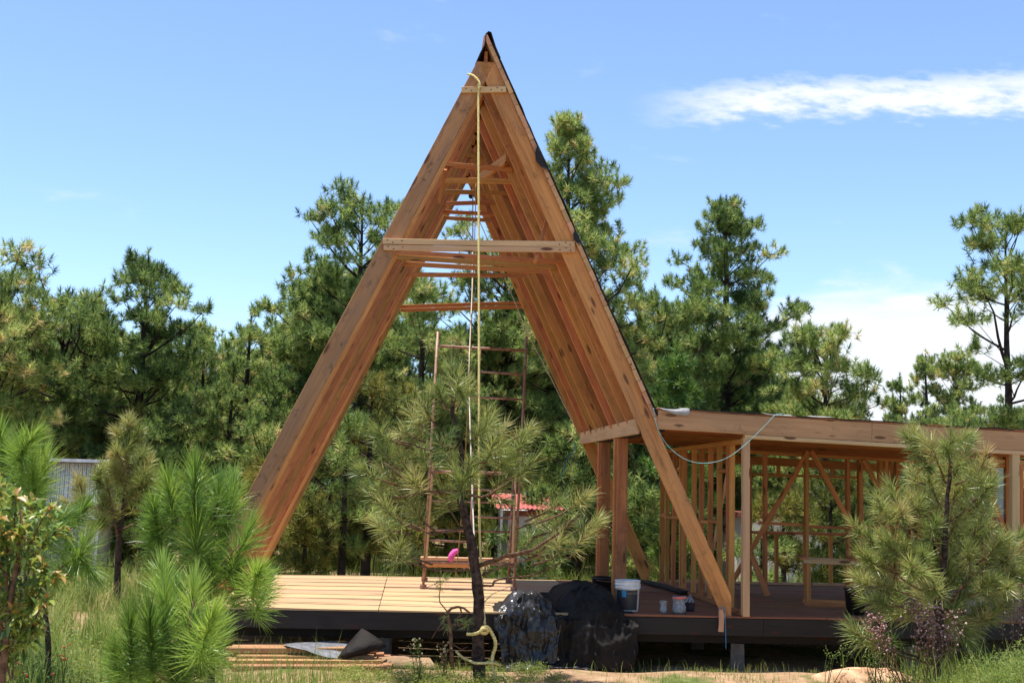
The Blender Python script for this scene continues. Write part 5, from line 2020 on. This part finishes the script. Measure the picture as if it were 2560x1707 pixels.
def dead_branch():
    """the dead twisted branch curling by the trunk of the small pine"""
    y = -1.30
    k = lambda x, yy, d=0.0: at(900+.2126*x, 1480+.2126*yy, y+d)
    root = empty('dead_branch', k(1070, 900), 'twisted dead branch and twigs curling beside the roped pine trunk', 'branch')
    mb = MB()
    for pts, r in (([k(1085, 900), k(1070, 600), k(1060, 420), k(1040, 300), k(1030, 230), k(1080, 185), k(1150, 170), k(1220, 185), k(1290, 240)], .020),
                   ([k(1030, 230), k(990, 180), k(940, 120), k(930, 40), k(945, -40), k(940, -150), k(950, -260)], .007),
                   ([k(1180, 180), k(1195, 250), k(1160, 300), k(1100, 320)], .009), ([k(1030, 240), k(1000, 320), k(940, 390), k(880, 480), k(840, 550)], .005),
                   ([k(1070, 400), k(1100, 380), k(1160, 390), k(1220, 390)], .007), ([k(1060, 440), k(1025, 470), k(1035, 510)], .008),
                   ([k(1080, 600), k(1140, 640), k(1200, 670), k(1260, 640)], .006), ([k(1090, 640), k(1020, 700), k(960, 800), k(930, 900)], .005), ([k(1010, 320), k(1060, 370), k(1120, 372), k(1200, 380)], .006)):
        mb.tube(pts, [r*(1-.5*i/(len(pts)-1)) for i in range(len(pts))], 6)
    mb.build('twigs', M['twig'], root, True)
    rng = np.random.default_rng(3)
    tips = [k(1270, 330), k(1240, 390), k(1000, 290), k(1170, 320), k(1015, 420), k(960, -130), k(1000, -180), k(930, -60)]
    V, T, t = brushes(rng, np.array([tuple(p) for p in tips]), rng.normal(0, 1, (8, 3)), .05, .10, 26, .004, np.full(8, .55), two=True)
    put('needles', tri_mesh('needles', V, T, M['needle_mid'], t), root)


dead_branch()


# ---------------------------------------------------------------- far buildings
def far_buildings():
    y = 10.2
    a, b = at(122, 1153, y), at(250, 1157, y)
    z0 = gz(a.x, y)-.2
    root = empty('white_shed', (a.x, y, z0), 'white sheet-metal shed among the trees on the left', 'shed')
    w = (b.x-a.x)/12
    for i in range(12):
        x0 = a.x+i*w
        mb = MB()
        V, Fs = mb.V, mb.F
        n = 8
        for z in (z0, a.z-.02):
            for q in range(n+1):
                V.append(Vector((x0+(w-.004)*q/n, y+.02*math.cos(q/n*6.283*2), z)))
        for q in range(n):
            Fs.append((q, q+1, n+2+q, n+1+q))
        o = mb.build('wall_sheet', M['white_wall'], root, True)
        o.modifiers.new('thickness', 'SOLIDIFY').thickness = .01
    mb = MB()
    mb.box((a.x-.15, y-.2, a.z), (b.x+.15, y+4, a.z+.06))
    mb.build('roof', M['roof_white'], root)
    mb = MB()
    mb.box((b.x, y+.03, z0), (b.x+.05, y+4, a.z-.005))
    mb.build('side_wall', M['white_wall'], root)
    # red roofed hut behind the scaffold
    y = 9.5
    a, b = at(1258, 1262, y), at(1385, 1268, y)
    z0 = gz(a.x, y)-.2
    zt = a.z
    root = empty('red_roofed_hut', (a.x, y, z0), 'small pale hut with a red metal roof behind the scaffold', 'hut')
    mb = MB()
    mb.box((a.x+.1, y, z0), (b.x-.1, y+2.5, zt-.12))
    mb.build('wall', M['grey_wall'], root)
    mb = MB()
    mb.box((a.x+.05, y-.03, zt-.2), (b.x-.05, y-.005, zt-.10))
    mb.build('trim', M['brown_trim'], root)
    mb = MB()
    V, Fs = mb.V, mb.F
    n = 60
    for j in range(2):
        for q in range(n+1):
            V.append(Vector((a.x-.15+(b.x-a.x+.3)*q/n, y-.25+1.6*j, zt-.05+.26*j+.015*math.cos(q*1.57))))
    for q in range(n):
        Fs.append((q, q+1, n+2+q, n+1+q))
    o = mb.build('roof', M['red_roof'], root)
    o.modifiers.new('thickness', 'SOLIDIFY').thickness = .02
    # low white cabin with a red eave seen through the wing
    y = 12.0
    a, b = at(1866, 1280, y), at(1952, 1284, y)
    z0 = gz(a.x, y)-.2
    root = empty('white_cabin', (a.x, y, z0), 'low white cabin with a dull red eave seen through the wing frame', 'cabin')
    mb = MB()
    mb.box((a.x, y, z0), (b.x+1.2, y+3, a.z-.12))
    mb.build('wall', M['white_wall'], root)
    mb = MB()
    mb.box((a.x-.1, y-.12, a.z-.11), (b.x, y+3.1, a.z))
    mb.build('roof', M['brown_trim'], root)


far_buildings()
